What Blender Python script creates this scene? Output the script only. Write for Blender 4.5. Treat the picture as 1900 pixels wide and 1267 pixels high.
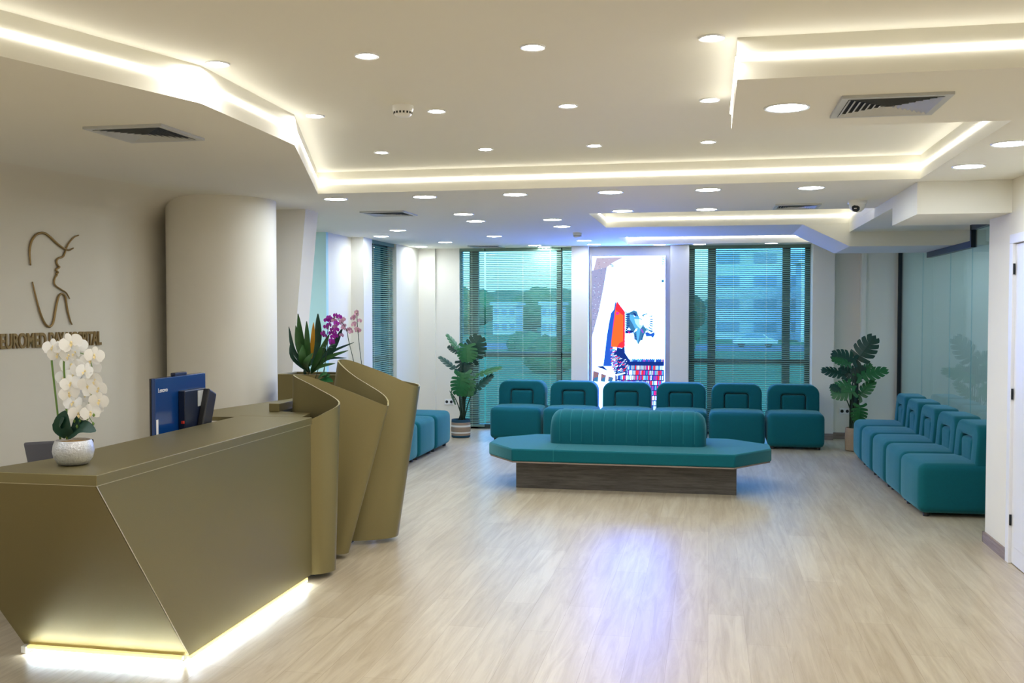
import bpy, bmesh, math, random
from math import sin, cos, pi, atan, radians, sqrt
from mathutils import Vector, Matrix
random.seed(7)
for o in list(bpy.data.objects): bpy.data.objects.remove(o)
C = bpy.context.scene.collection
sc = bpy.context.scene

# ------------------------------------------------------------------ camera, sky, exposure
F_PX = 1847.0; CAM_H = 1.65
YAW = atan(367/F_PX); PITCH = atan(58.5/F_PX)
cam = bpy.data.cameras.new('camera'); cam_o = bpy.data.objects.new('camera', cam); C.objects.link(cam_o)
cam.sensor_width = 36; cam.lens = 36*F_PX/1900; cam.clip_start = .05; cam.clip_end = 1000
cam_o.location = (0, 0, CAM_H); cam_o.rotation_euler = (pi/2-PITCH, 0, YAW)
sc.camera = cam_o
sc.view_settings.view_transform = 'Standard'; sc.view_settings.look = 'None'
sc.view_settings.gamma = 1; sc.view_settings.use_curve_mapping = False
sc.view_settings.exposure = 1.78
sc.cycles.use_denoising = True
sc.cycles.max_bounces = 8; sc.cycles.diffuse_bounces = 5; sc.cycles.transparent_max_bounces = 16
sc.cycles.sample_clamp_indirect = 8; sc.cycles.caustics_reflective = False; sc.cycles.caustics_refractive = False
world = bpy.data.worlds.new('sky'); sc.world = world; world.use_nodes = True
wn = world.node_tree.nodes; wn.clear()
sky = wn.new('ShaderNodeTexSky'); sky.sky_type = 'NISHITA'; sky.sun_disc = False
sky.sun_elevation = radians(38); sky.sun_rotation = radians(150); sky.air_density = 1.4; sky.dust_density = 1.5
bg = wn.new('ShaderNodeBackground'); bg.inputs['Strength'].default_value = 0.34
wo = wn.new('ShaderNodeOutputWorld')
world.node_tree.links.new(sky.outputs[0], bg.inputs[0]); world.node_tree.links.new(bg.outputs[0], wo.inputs[0])
LED_E = 3.4        # cove strips
SPOT_E = 98.0      # small spots of the raised ceiling
DOWN_E = 30.0      # larger downlights
SCREEN_E = 2.0     # display wall
DESK_E = 42.0

def ray(px, py):
    r = cam_o.rotation_euler.to_matrix()
    return r @ Vector(((px-950), -(py-633.5), -F_PX))
def atY(px, py, v):
    d = ray(px, py); return Vector((0, 0, CAM_H)) + d*(v/d.y)
def atX(px, py, v):
    d = ray(px, py); return Vector((0, 0, CAM_H)) + d*(v/d.x)

# ------------------------------------------------------------------ materials
def mat(name, col, rough=.6, metal=0, spec=.5, sheen=0, noise=0, nscale=40, bump=0, bscale=200, coat=0, emit=None, estr=0):
    m = bpy.data.materials.new(name); m.use_nodes = True; nt = m.node_tree; b = nt.nodes['Principled BSDF']
    b.inputs['Base Color'].default_value = (*col, 1); b.inputs['Roughness'].default_value = rough
    b.inputs['Metallic'].default_value = metal; b.inputs['Specular IOR Level'].default_value = spec
    b.inputs['Coat Weight'].default_value = coat
    if sheen:
        b.inputs['Sheen Weight'].default_value = sheen; b.inputs['Sheen Roughness'].default_value = .4
        b.inputs['Sheen Tint'].default_value = (.45, .95, 1, 1)
    tc = nt.nodes.new('ShaderNodeTexCoord')
    if noise:
        n = nt.nodes.new('ShaderNodeTexNoise'); n.inputs['Scale'].default_value = nscale; n.inputs['Detail'].default_value = 4
        r = nt.nodes.new('ShaderNodeMix'); r.data_type = 'RGBA'
        r.inputs[6].default_value = (*[c*(1-noise) for c in col], 1); r.inputs[7].default_value = (*[min(1, c*(1+noise)) for c in col], 1)
        nt.links.new(tc.outputs['Object'], n.inputs['Vector']); nt.links.new(n.outputs['Fac'], r.inputs[0]); nt.links.new(r.outputs[2], b.inputs['Base Color'])
    if bump:
        n2 = nt.nodes.new('ShaderNodeTexNoise'); n2.inputs['Scale'].default_value = bscale; n2.inputs['Detail'].default_value = 3
        bp = nt.nodes.new('ShaderNodeBump'); bp.inputs['Strength'].default_value = bump; bp.inputs['Distance'].default_value = .004
        nt.links.new(tc.outputs['Object'], n2.inputs['Vector']); nt.links.new(n2.outputs['Fac'], bp.inputs['Height']); nt.links.new(bp.outputs[0], b.inputs['Normal'])
    if emit:
        b.inputs['Emission Color'].default_value = (*emit, 1); b.inputs['Emission Strength'].default_value = estr
    return m
def emis(name, col, s):
    m = bpy.data.materials.new(name); m.use_nodes = True; nt = m.node_tree; nt.nodes.clear()
    e = nt.nodes.new('ShaderNodeEmission'); e.inputs[0].default_value = (*col, 1); e.inputs[1].default_value = s
    o = nt.nodes.new('ShaderNodeOutputMaterial'); nt.links.new(e.outputs[0], o.inputs[0]); return m
def glassmat(name, col, refl=1.0, rough=0.0, ior=1.5):
    m = bpy.data.materials.new(name); m.use_nodes = True; nt = m.node_tree; nt.nodes.clear()
    t = nt.nodes.new('ShaderNodeBsdfTransparent'); t.inputs[0].default_value = (*col, 1)
    g = nt.nodes.new('ShaderNodeBsdfGlossy'); g.inputs['Roughness'].default_value = rough; g.inputs[0].default_value = (refl, refl, refl, 1)
    lw = nt.nodes.new('ShaderNodeLayerWeight'); lw.inputs[0].default_value = .5
    pw = nt.nodes.new('ShaderNodeMath'); pw.operation = 'POWER'; pw.inputs[1].default_value = 5
    f = nt.nodes.new('ShaderNodeMath'); f.operation = 'MULTIPLY_ADD'; f.inputs[1].default_value = ior-1; f.inputs[2].default_value = .04
    nt.links.new(lw.outputs['Facing'], pw.inputs[0]); nt.links.new(pw.outputs[0], f.inputs[0])
    x = nt.nodes.new('ShaderNodeMixShader'); o = nt.nodes.new('ShaderNodeOutputMaterial')
    nt.links.new(f.outputs[0], x.inputs[0]); nt.links.new(t.outputs[0], x.inputs[1]); nt.links.new(g.outputs[0], x.inputs[2]); nt.links.new(x.outputs[0], o.inputs[0])
    return m

def woodfloor():
    m = bpy.data.materials.new('oak floor boards'); m.use_nodes = True; nt = m.node_tree; N = nt.nodes; L = nt.links; b = N['Principled BSDF']
    tc = N.new('ShaderNodeTexCoord'); mp = N.new('ShaderNodeMapping'); mp.inputs['Rotation'].default_value = (0, 0, radians(90))
    L.new(tc.outputs['Object'], mp.inputs[0])
    br = N.new('ShaderNodeTexBrick'); br.inputs['Scale'].default_value = 1; br.inputs['Brick Width'].default_value = 1.25; br.inputs['Row Height'].default_value = .19
    br.inputs['Mortar Size'].default_value = .0012; br.inputs['Mortar Smooth'].default_value = .3; br.offset = .37
    br.inputs['Color1'].default_value = (.455, .382, .272, 1); br.inputs['Color2'].default_value = (.515, .445, .33, 1); br.inputs['Mortar'].default_value = (.36, .28, .19, 1)
    L.new(mp.outputs[0], br.inputs[0])
    mp2 = N.new('ShaderNodeMapping'); mp2.inputs['Scale'].default_value = (9, .7, 1); L.new(tc.outputs['Object'], mp2.inputs[0])
    n = N.new('ShaderNodeTexNoise'); n.inputs['Scale'].default_value = 2.2; n.inputs['Detail'].default_value = 8; n.inputs['Roughness'].default_value = .65; n.inputs['Distortion'].default_value = .8
    L.new(mp2.outputs[0], n.inputs[0])
    cr = N.new('ShaderNodeValToRGB'); cr.color_ramp.elements[0].position = .3; cr.color_ramp.elements[0].color = (.77, .71, .63, 1)
    cr.color_ramp.elements[1].position = .62; cr.color_ramp.elements[1].color = (1.06, 1.05, 1.03, 1)
    L.new(n.outputs[0], cr.inputs[0])
    x = N.new('ShaderNodeMix'); x.data_type = 'RGBA'; x.blend_type = 'MULTIPLY'; x.inputs[0].default_value = 1
    L.new(br.outputs[0], x.inputs[6]); L.new(cr.outputs[0], x.inputs[7]); L.new(x.outputs[2], b.inputs['Base Color'])
    b.inputs['Roughness'].default_value = .34; b.inputs['Specular IOR Level'].default_value = .5
    bp = N.new('ShaderNodeBump'); bp.inputs['Strength'].default_value = .05; bp.inputs['Distance'].default_value = .003
    L.new(n.outputs[0], bp.inputs['Height']); L.new(bp.outputs[0], b.inputs['Normal'])
    return m
def woodgrain(name, c1, c2, axis=(1, 12, 12), rough=.5):
    m = bpy.data.materials.new(name); m.use_nodes = True; nt = m.node_tree; N = nt.nodes; L = nt.links; b = N['Principled BSDF']
    tc = N.new('ShaderNodeTexCoord'); mp = N.new('ShaderNodeMapping'); mp.inputs['Scale'].default_value = axis; L.new(tc.outputs['Object'], mp.inputs[0])
    n = N.new('ShaderNodeTexNoise'); n.inputs['Scale'].default_value = 4; n.inputs['Detail'].default_value = 8; n.inputs['Roughness'].default_value = .7; L.new(mp.outputs[0], n.inputs[0])
    cr = N.new('ShaderNodeValToRGB'); cr.color_ramp.elements[0].position = .35; cr.color_ramp.elements[0].color = (*c1, 1); cr.color_ramp.elements[1].position = .65; cr.color_ramp.elements[1].color = (*c2, 1)
    L.new(n.outputs[0], cr.inputs[0]); L.new(cr.outputs[0], b.inputs['Base Color']); b.inputs['Roughness'].default_value = rough
    return m
def stripes():
    m = bpy.data.materials.new('striped basket weave'); m.use_nodes = True; nt = m.node_tree; N = nt.nodes; L = nt.links; b = N['Principled BSDF']
    tc = N.new('ShaderNodeTexCoord'); sx = N.new('ShaderNodeSeparateXYZ'); L.new(tc.outputs['Object'], sx.inputs[0])
    mr = N.new('ShaderNodeMath'); mr.operation = 'DIVIDE'; mr.inputs[1].default_value = .235; L.new(sx.outputs[2], mr.inputs[0])
    cr = N.new('ShaderNodeValToRGB'); cr.color_ramp.interpolation = 'CONSTANT'; e = cr.color_ramp.elements
    tan = (.33, .24, .17, 1); navy = (.012, .06, .10, 1); wh = (.72, .70, .66, 1)
    e[0].position = 0; e[0].color = navy; e[1].position = .13; e[1].color = tan
    for p, c in ((.25, wh), (.33, tan), (.60, wh), (.70, tan), (.84, navy)):
        k = e.new(p); k.color = c
    L.new(mr.outputs[0], cr.inputs[0]); L.new(cr.outputs[0], b.inputs['Base Color']); b.inputs['Roughness'].default_value = .9
    w = N.new('ShaderNodeTexWave'); w.bands_direction = 'Z'; w.inputs['Scale'].default_value = 22; L.new(tc.outputs['Object'], w.inputs[0])
    bp = N.new('ShaderNodeBump'); bp.inputs['Strength'].default_value = .6; bp.inputs['Distance'].default_value = .006; L.new(w.outputs[0], bp.inputs['Height']); L.new(bp.outputs[0], b.inputs['Normal'])
    return m
def slatmat():
    m = bpy.data.materials.new('blind slats tinted by green light'); m.use_nodes = True; nt = m.node_tree; N = nt.nodes; L = nt.links; N.clear()
    d = N.new('ShaderNodeBsdfDiffuse'); d.inputs[0].default_value = (.34, .46, .36, 1)  # green of the window light painted into the slat colour
    t = N.new('ShaderNodeBsdfTranslucent'); t.inputs[0].default_value = (.26, .58, .58, 1)
    x = N.new('ShaderNodeMixShader'); x.inputs[0].default_value = .45; o = N.new('ShaderNodeOutputMaterial')
    L.new(d.outputs[0], x.inputs[1]); L.new(t.outputs[0], x.inputs[2]); L.new(x.outputs[0], o.inputs[0]); return m

M_wall = mat('warm white wall paint', (.80, .765, .68), .75, noise=.015, nscale=3, bump=.05, bscale=300)
M_ceil = mat('ceiling paint', (.80, .785, .70), .8, noise=.01, nscale=3)
M_floor = woodfloor()
M_bronze = mat('olive bronze lacquer', (.242, .206, .098), .40, metal=.7, noise=.10, nscale=400, bump=.12, bscale=900)
M_bronze_highlight = mat('pale bronze highlight', (.58, .54, .38), .35, metal=.5)
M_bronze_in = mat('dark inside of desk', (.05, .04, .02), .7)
M_teal = mat('teal velvet', (.001, .100, .124), .85, sheen=.35, noise=.12, nscale=60, bump=.25, bscale=500, spec=.2)
M_tealseam = mat('teal seam thread', (.03, .26, .28), .8)
M_darkwood = woodgrain('smoked oak veneer', (.055, .05, .045), (.13, .12, .11))
M_brownwood = woodgrain('brown baseboard veneer', (.20, .14, .11), (.33, .26, .22), (1, 1, 20))
M_black = mat('black plastic', (.012, .012, .014), .45)
M_blackmetal = mat('dark metal profile', (.02, .025, .03), .4, metal=.6)
M_white = mat('white plastic', (.82, .82, .80), .4)
M_door = mat('white door lacquer', (.80, .80, .84), .4)
M_led = emis('warm led strip', (1.0, .96, .86), LED_E)
M_spot = emis('small spotlight lens', (1.0, .97, .91), SPOT_E)
M_down = emis('downlight lens', (.84, .93, 1.0), DOWN_E)
M_downdim = emis('dimmed downlight lens', (.84, .93, 1.0), 5.0)
M_deskled = emis('cool led strip', (.72, .87, 1.0), DESK_E)
M_deskled_y = mat('yellow led profile', (.75, .62, .22), .5, emit=(1, .78, .28), estr=.35)
M_ring = mat('white light trim ring', (.78, .80, .84), .35)
M_ventdark = mat('dark duct', (.015, .018, .018), .8)
M_vent = mat('vent aluminium', (.55, .57, .58), .45, metal=.2)
M_gold = mat('brushed gold lettering', (.34, .23, .10), .38, metal=.7)
M_tint = glassmat('tinted window glass', (.32, .59, .82))
M_part = glassmat('partition glass', (.74, .90, .95), 1.0, 0.0, 1.6)
M_frame = mat('window frame', (.10, .13, .11), .5, metal=.2)
M_slat = slatmat()
M_cord = mat('blind cord', (.75, .80, .70), .8)
M_leafd = mat('dark monstera leaf', (.008, .055, .035), .42, noise=.35, nscale=25)
M_leafg = mat('green monstera leaf', (.02, .13, .035), .42, noise=.35, nscale=25)
M_leafo = mat('strap leaf', (.03, .11, .025), .42, noise=.4, nscale=20)
M_leafy = mat('yellow leaf', (.62, .30, .02), .5)
M_stemd = mat('dark stem', (.015, .04, .02), .6)
M_stemg = mat('green stem', (.13, .24, .04), .55)
M_trunk = mat('cane trunk', (.25, .20, .11), .8, noise=.3, nscale=30)
M_basket = stripes()
M_tan = mat('tan basket weave', (.33, .24, .16), .9, noise=.25, nscale=90, bump=.6, bscale=120)
M_soil = mat('soil', (.02, .015, .01), .95, noise=.5, nscale=60)
M_silver = mat('hammered silver ceramic', (.62, .64, .68), .3, metal=.55, noise=.2, nscale=120, bump=.7, bscale=120)
M_petalw = mat('white orchid petal', (.88, .88, .87), .55, spec=.3)
M_petalc = mat('cream orchid lip', (.85, .72, .40), .55)
M_petalp = mat('purple orchid petal', (.35, .01, .42), .5)
M_petalk = mat('pink orchid petal', (.62, .36, .52), .5)
M_petald = mat('magenta orchid lip', (.35, .02, .16), .5)
M_moss = mat('dry moss', (.35, .2, .06), .95, noise=.5, nscale=80)
M_blueplastic = mat('blue monitor back film', (.004, .045, .20), .18, coat=.5)
M_navy = mat('navy plastic', (.006, .012, .035), .35)
M_text_glint = mat('white print and glint', (.85, .85, .85), .5)
M_greyfab = mat('grey chair fabric', (.13, .13, .15), .9)
M_red = mat('red connector', (.6, .03, .01), .5)
M_aqua2 = mat('grey blue wall paint', (.62, .74, .80), .75)
M_wall_bluelit = mat('wall tinted by blue light', (.46, .74, .84), .75)  # wall in bluish light, the tint painted into its colour

# ------------------------------------------------------------------ mesh builder
class MB:
    def __init__(s): s.v = []; s.f = []; s.mi = []
    def add(s, vs, fs, mi=0):
        n = len(s.v); s.v += [tuple(v) for v in vs]; s.f += [tuple(i+n for i in f) for f in fs]; s.mi += [mi]*len(fs); return s
    def box(s, x0, x1, y0, y1, z0, z1, mi=0):
        vs = [(x, y, z) for z in (z0, z1) for y in (y0, y1) for x in (x0, x1)]
        return s.add(vs, [(0, 2, 3, 1), (4, 5, 7, 6), (0, 1, 5, 4), (2, 6, 7, 3), (0, 4, 6, 2), (1, 3, 7, 5)], mi)
    def obox(s, c, ax, ay, az, mi=0):     # oriented box: centre, three half-axis vectors
        c, ax, ay, az = map(Vector, (c, ax, ay, az))
        vs = [c+ax*i+ay*j+az*k for k in (-1, 1) for j in (-1, 1) for i in (-1, 1)]
        return s.add(vs, [(0, 2, 3, 1), (4, 5, 7, 6), (0, 1, 5, 4), (2, 6, 7, 3), (0, 4, 6, 2), (1, 3, 7, 5)], mi)
    def prism(s, poly, z0, z1, mi=0, f=None):   # f maps (x,y,z)->point
        n = len(poly); f = f or (lambda x, y, z: (x, y, z))
        vs = [f(x, y, z0) for x, y in poly] + [f(x, y, z1) for x, y in poly]
        fs = [tuple(range(n))[::-1], tuple(range(n, 2*n))] + [(i, (i+1) % n, (i+1) % n+n, i+n) for i in range(n)]
        return s.add(vs, fs, mi)
    def quad(s, *p, mi=0): return s.add(p, [tuple(range(len(p)))], mi)
    def tube(s, pts, r, n=8, mi=0, caps=True):
        pts = [Vector(p) for p in pts]; rs = r if isinstance(r, (list, tuple)) else [r]*len(pts); vs = []; fs = []
        u = None
        for i, p in enumerate(pts):
            t = (pts[min(i+1, len(pts)-1)]-pts[max(i-1, 0)]).normalized()
            if u is None: u = t.orthogonal().normalized()
            else:
                u = (u-t*u.dot(t)); u = u.normalized() if u.length > 1e-6 else t.orthogonal().normalized()
            w = t.cross(u)
            for k in range(n): a = 2*pi*k/n; vs.append(p+(u*cos(a)+w*sin(a))*rs[i])
        for i in range(len(pts)-1):
            for k in range(n): fs.append((i*n+k, i*n+(k+1) % n, (i+1)*n+(k+1) % n, (i+1)*n+k))
        if caps: fs += [tuple(range(n))[::-1], tuple(range((len(pts)-1)*n, len(pts)*n))]
        return s.add(vs, fs, mi)
    def lathe(s, prof, c=(0, 0, 0), n=32, mi=0, caps=True):
        vs = []; fs = []
        for r, z in prof:
            for k in range(n): a = 2*pi*k/n; vs.append((c[0]+r*cos(a), c[1]+r*sin(a), c[2]+z))
        for i in range(len(prof)-1):
            for k in range(n): fs.append((i*n+k, i*n+(k+1) % n, (i+1)*n+(k+1) % n, (i+1)*n+k))
        if caps: fs += [tuple(range(n))[::-1], tuple(range((len(prof)-1)*n, len(prof)*n))]
        return s.add(vs, fs, mi)
    def rblock(s, x0, x1, y0, y1, z0, z1, r, n=4, puff=0, mi=0):   # rounded cuboid
        def ax(a, b, m):
            t = [a+r*(1-cos(pi/2*i/n)) for i in range(n+1)]
            u = [a+r+(b-a-2*r)*i/m for i in range(1, m)]
            return t+u+[b-r*(1-cos(pi/2*i/n)) for i in range(n, -1, -1)]
        X = ax(x0, x1, 3); Y = ax(y0, y1, 3); Z = ax(z0, z1, 3); idx = {}; vs = []; fs = []
        def V(x, y, z):
            k = (round(x, 6), round(y, 6), round(z, 6))
            if k in idx: return idx[k]
            c = Vector((min(max(x, x0+r), x1-r), min(max(y, y0+r), y1-r), min(max(z, z0+r), z1-r)))
            d = Vector((x, y, z))-c
            p = c+d.normalized()*r if d.length > 1e-9 else c
            if puff:
                fx = (x-x0)/(x1-x0); fy = (y-y0)/(y1-y0); fz = (z-z0)/(z1-z0)
                if fz > .999: p.z += puff*16*fx*(1-fx)*fy*(1-fy)
                if fy < .001: p.y -= puff*16*fx*(1-fx)*fz*(1-fz)
            idx[k] = len(vs); vs.append(p); return idx[k]
        for A, B, mk in ((X, Y, lambda a, b, e: (a, b, e)), (X, Z, lambda a, b, e: (a, e, b)), (Y, Z, lambda a, b, e: (e, a, b))):
            ends = {0: (z0, z1), 1: (y0, y1), 2: (x0, x1)}[0 if A is X and B is Y else 1 if A is X else 2]
            for ei, e in enumerate(ends):
                for i in range(len(A)-1):
                    for j in range(len(B)-1):
                        q = [V(*mk(A[i], B[j], e)), V(*mk(A[i+1], B[j], e)), V(*mk(A[i+1], B[j+1], e)), V(*mk(A[i], B[j+1], e))]
                        fs.append(tuple(q))
        return s.add(vs, fs, mi)
    def build(s, name, mats, parent=None, smooth=False, bevel=0, loc=None, seg=2):
        me = bpy.data.meshes.new(name); me.from_pydata([tuple(v) for v in s.v], [], s.f)
        if not isinstance(mats, (list, tuple)): mats = [mats]
        for m in mats: me.materials.append(m)
        me.polygons.foreach_set('material_index', s.mi)
        bm = bmesh.new(); bm.from_mesh(me); bmesh.ops.recalc_face_normals(bm, faces=bm.faces); bm.to_mesh(me); bm.free()
        if smooth:
            me.polygons.foreach_set('use_smooth', [True]*len(me.polygons))
            if smooth != 'all': me.set_sharp_from_angle(angle=radians(smooth if smooth > 1 else 35))
        o = bpy.data.objects.new(name, me); C.objects.link(o)
        if parent is not None: o.parent = parent
        if loc: o.location = loc
        if bevel:
            b = o.modifiers.new('bevel', 'BEVEL'); b.width = bevel; b.segments = seg; b.limit_method = 'ANGLE'; b.angle_limit = radians(40)
        return o
def tag(o, label=None, cat=None, group=None, kind=None):
    if label: o['label'] = label
    if cat: o['category'] = cat
    if group: o['group'] = group
    if kind: o['kind'] = kind
    return o
def thing(name, loc, label, cat, rz=0, group=None):
    o = bpy.data.objects.new(name, None); C.objects.link(o); o.location = loc; o.rotation_euler = (0, 0, rz); o.empty_display_size = .1
    return tag(o, label, cat, group)
def dup(src, loc, rz=None, label=None):
    r = src.copy(); C.objects.link(r); r.location = loc
    if rz is not None: r.rotation_euler = (0, 0, rz)
    if label: r['label'] = label
    for ch in list(src.children):
        c = ch.copy(); C.objects.link(c); c.parent = r
        for g in list(ch.children):
            d = g.copy(); C.objects.link(d); d.parent = c
    return r
def struct(name, mb, m, parent=None, **k):
    o = mb.build(name, m, parent, **k)
    if parent is None: o['kind'] = 'structure'
    return o
def catmull(P, n=8):
    P = [Vector(p) for p in P]; out = []
    Q = [P[0]*2-P[1]]+P+[P[-1]*2-P[-2]]
    for i in range(1, len(Q)-2):
        a, b, c, d = Q[i-1:i+3]
        for k in range(n):
            t = k/n; out.append(.5*((2*b)+(c-a)*t+(2*a-5*b+4*c-d)*t*t+(3*b-a-3*c+d)*t**3))
    out.append(P[-1]); return out

# ================================================================== THE SETTING
ZL, ZH = 2.50, 2.655
YB = 13.4        # window wall
struct('floor', MB().box(-7.2, 5.2, -4.2, 13.55, -.1, 0), M_floor)
# window wall at the back: piers between the full-height windows
def pier(name, x0, x1, y0, m=None): return struct(name, MB().box(x0, x1, y0, YB+.25, 0, 2.75), m or M_wall)
wb = MB()
wb.box(-3.98, -3.745, 13.36, YB+.25, 0, 2.75); wb.box(-3.745, -3.41, 13.42, YB+.25, 0, 2.75)
wb.box(-1.815, -1.59, 13.2, YB+.25, 0, 2.75); wb.box(-1.60, -.50, YB, YB+.25, 0, 2.75); wb.box(-.513, -.272, 13.2, YB+.25, 0, 2.75)
wb.box(1.278, 1.545, 13.15, YB+.25, 0, 2.75); wb.box(1.53, 1.89, 13.3, YB+.25, 0, 2.75); wb.box(1.87, 1.93, 13.16, YB+.25, 0, 2.75); wb.box(1.93, 2.5, 13.18, YB+.25, 0, 2.75)
wb.box(2.4, 5.2, 13.3, YB+.25, 0, 2.75)
struct('wall_back', wb, M_wall)
# left side of the waiting area
wl = MB()
wl.box(-7.2, -4.115, 10.29, 10.35, 0, 2.75, 1)
wl.box(-4.3, -4.13, 10.30, 11.15, 0, 2.75); wl.box(-4.3, -3.975, 11.10, 11.40, 0, 2.75); wl.box(-4.3, -3.98, 12.36, 13.65, 0, 2.75)
struct('wall_left', wl, [M_wall, M_wall_bluelit])
struct('wall_corridor', MB().box(-7.3, -7.2, 7.9, 10.4, 0, 2.75), M_wall)
# right wall with its door, near the camera
wr = MB(); wr.box(1.93, 2.45, 7.02, 7.56, 0, 2.75); wr.box(1.93, 2.45, 5.98, 7.02, 2.11, 2.75); wr.box(1.93, 2.45, -4.2, 5.98, 0, 2.75)
struct('wall_right', wr, M_wall)
struct('baseboard_right', MB().box(1.915, 1.93, 7.02, 7.57, 0, .075).box(1.915, 2.3, 7.56, 7.575, 0, .075), M_brownwood)
struct('baseboard_back', MB().box(1.278, 1.545, 13.135, 13.15, 0, .08).box(1.545, 1.87, 13.285, 13.3, 0, .08).box(1.93, 2.3, 13.165, 13.18, 0, .08), M_brownwood)
struct('wall_front', MB().box(-7.2, 5.2, -4.3, -4.2, 0, 2.75), M_wall)
struct('wall_side_room', MB().box(5.0, 5.2, 5, 13.6, 0, 2.75).box(2.45, 5.2, 5, 5.1, 0, 2.75), M_aqua2)
# reception wall carrying the sign: straight, then turning gently behind the column
pts = [Vector((-6.05, -4.2)), Vector((-4.35-.1763*(5.5-1), 1.0)), Vector((-4.35, 5.5)), Vector((-4.226, 6.2))]
h = 10.0; p = pts[-1].copy()
for i in range(8):
    h -= 2.4; p = p+Vector((sin(radians(h)), cos(radians(h))))*.16; pts.append(p.copy())
pts.append(Vector((-4.30, 8.2)))
def offs(P, d):
    out = []
    for i, q in enumerate(P):
        t = (P[min(i+1, len(P)-1)]-P[max(i-1, 0)]).normalized(); out.append(q+Vector((t.y, -t.x))*d)
    return out
rw = MB()
prof = [(0.0, 0.0), (0.0, 2.30)]+[(.42*(1-cos(a)), 2.30+.20*sin(a)) for a in [pi/2*i/8 for i in range(1, 9)]]
rows = [[(*q, zz) for q in offs(pts, d)] for d, zz in prof]
n = len(pts)
rw.add([v for r in rows for v in r], [(i*n+k, i*n+k+1, (i+1)*n+k+1, (i+1)*n+k) for i in range(len(rows)-1) for k in range(n-1)])
rb = [(*q, 0) for q in offs(pts, -.12)]+[(*q, 2.75) for q in offs(pts, -.12)]
rw.add(rb, [(k, k+1, n+k+1, n+k) for k in range(n-1)])
struct('wall_reception', rw, M_wall, smooth=60)
# leaning end panel behind the column and the cylinder itself
lp = MB()
def leanx(z): return -3.35-.13*(2.5-z)/1.38
lp.add([(-4.4, 7.93, 0), (leanx(0), 7.93, 0), (leanx(2.5), 7.93, 2.52), (-4.4, 7.93, 2.52), (-4.4, 8.2, 0), (leanx(0)-.0, 8.2, 0), (leanx(2.5), 8.2, 2.52), (-4.4, 8.2, 2.52)],
       [(0, 1, 2, 3), (4, 7, 6, 5), (1, 5, 6, 2), (0, 3, 7, 4), (0, 4, 5, 1), (3, 2, 6, 7)])
struct('wall_leaning', lp, M_wall)
struct('wall_column', MB().lathe([(.415, 0), (.415, 2.51)], (-3.74, 7.2, 0), 64), M_wall, smooth=30)

# ------------------------------------------------------------------ ceilings
cove1 = [(-2.338, 2.965), (-2.062, 3.80), (-2.108, 4.85), (-2.822, 6.905), (1.333, 6.875), (1.325, 4.845), (.094, 4.845), (.094, 3.80), (1.96, 3.80), (1.96, -4.19), (-3.2, -4.19), (-2.62, 2.1)]
cove2 = [(-1.055, 8.78), (1.345, 8.78), (1.345, 10.3), (-1.055, 10.3)]
cove3 = [(-1.06, 11.72), (.95, 11.72), (1.27, 13.02), (-1.05, 13.02)]
def tess_with_holes(outer, holes, z):
    cu = bpy.data.curves.new('t', 'CURVE'); cu.dimensions = '2D'; cu.fill_mode = 'BOTH'
    for P in [outer]+holes:
        s = cu.splines.new('POLY'); s.points.add(len(P)-1)
        for i, (x, y) in enumerate(P): s.points[i].co = (x, y, 0, 1)
        s.use_cyclic_u = True
    ob = bpy.data.objects.new('t', cu); C.objects.link(ob); dg = bpy.context.evaluated_depsgraph_get(); me = ob.evaluated_get(dg).to_mesh()
    vs = [tuple(v.co) for v in me.vertices]; fs = [tuple(p.vertices) for p in me.polygons]; zz = set(round(v[2], 4) for v in vs)
    ob.to_mesh_clear(); bpy.data.objects.remove(ob); bpy.data.curves.remove(cu)
    return [(x, y, z) for x, y, _ in vs], fs
outer = [(-7.2, -4.2), (5.2, -4.2), (5.2, 13.6), (-7.2, 13.6)]
cl = MB(); cl.add(*tess_with_holes(outer, [cove1, cove2, cove3], ZL))
for P in (cove1, cove2, cove3):
    for i in range(len(P)):
        a, b = P[i], P[(i+1) % len(P)]
        cl.quad((*a, ZL), (*b, ZL), (*b, ZH), (*a, ZH))
struct('ceiling', cl, M_ceil)
struct('ceiling_raised', MB().box(-7.2, 5.2, -4.2, 7.1, ZH, ZH+.08).box(-1.3, 1.6, 8.6, 10.5, ZH, ZH+.08).box(-1.3, 1.6, 11.5, 13.3, ZH, ZH+.08), M_ceil)
# stepped soffit on the right
so = MB()
so.box(1.345, 2.6, 7.03, 7.95, 2.285, ZL-.001); so.box(1.345, 2.6, 7.95, 10.3, 2.418, ZL-.001)
prof = [(.90, ZL-.001), (1.35, 2.276), (2.6, 2.276), (2.6, ZL-.001)]
so.prism(prof, 10.3, 11.56, f=lambda x, z, y: (x, y, z))
struct('ceiling_soffit', so, M_ceil)

# led strips on the cove fascias: one lamp per cove
def strip(name, P, closed, label, zc=2.58, hgt=.011, inward=True):
    mb = MB(); n = len(P)
    area = sum(P[i][0]*P[(i+1) % n][1]-P[(i+1) % n][0]*P[i][1] for i in range(n)) if closed else 1
    rng = range(n if closed else n-1)
    for i in rng:
        a = Vector(P[i]); b = Vector(P[(i+1) % n]); t = (b-a).normalized(); nn = Vector((-t.y, t.x))*(1 if area > 0 else -1)*(1 if inward else -1)
        o = nn*.006; c = (a+b)/2+o*.6
        mb.obox((c.x, c.y, zc), (*(t*((b-a).length/2)), 0), (*(o*.6), 0), (0, 0, hgt/2))
    return tag(mb.build(name, M_led), label, 'led strip')
c1 = cove1[::-1]
strip('led_strip', [(-2.62, 2.1), (-2.338, 2.965), (-2.062, 3.80), (-2.108, 4.85), (-2.822, 6.905), (1.333, 6.875), (1.325, 4.845)], False, 'warm light strip around the large raised ceiling over the reception', inward=False)
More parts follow.
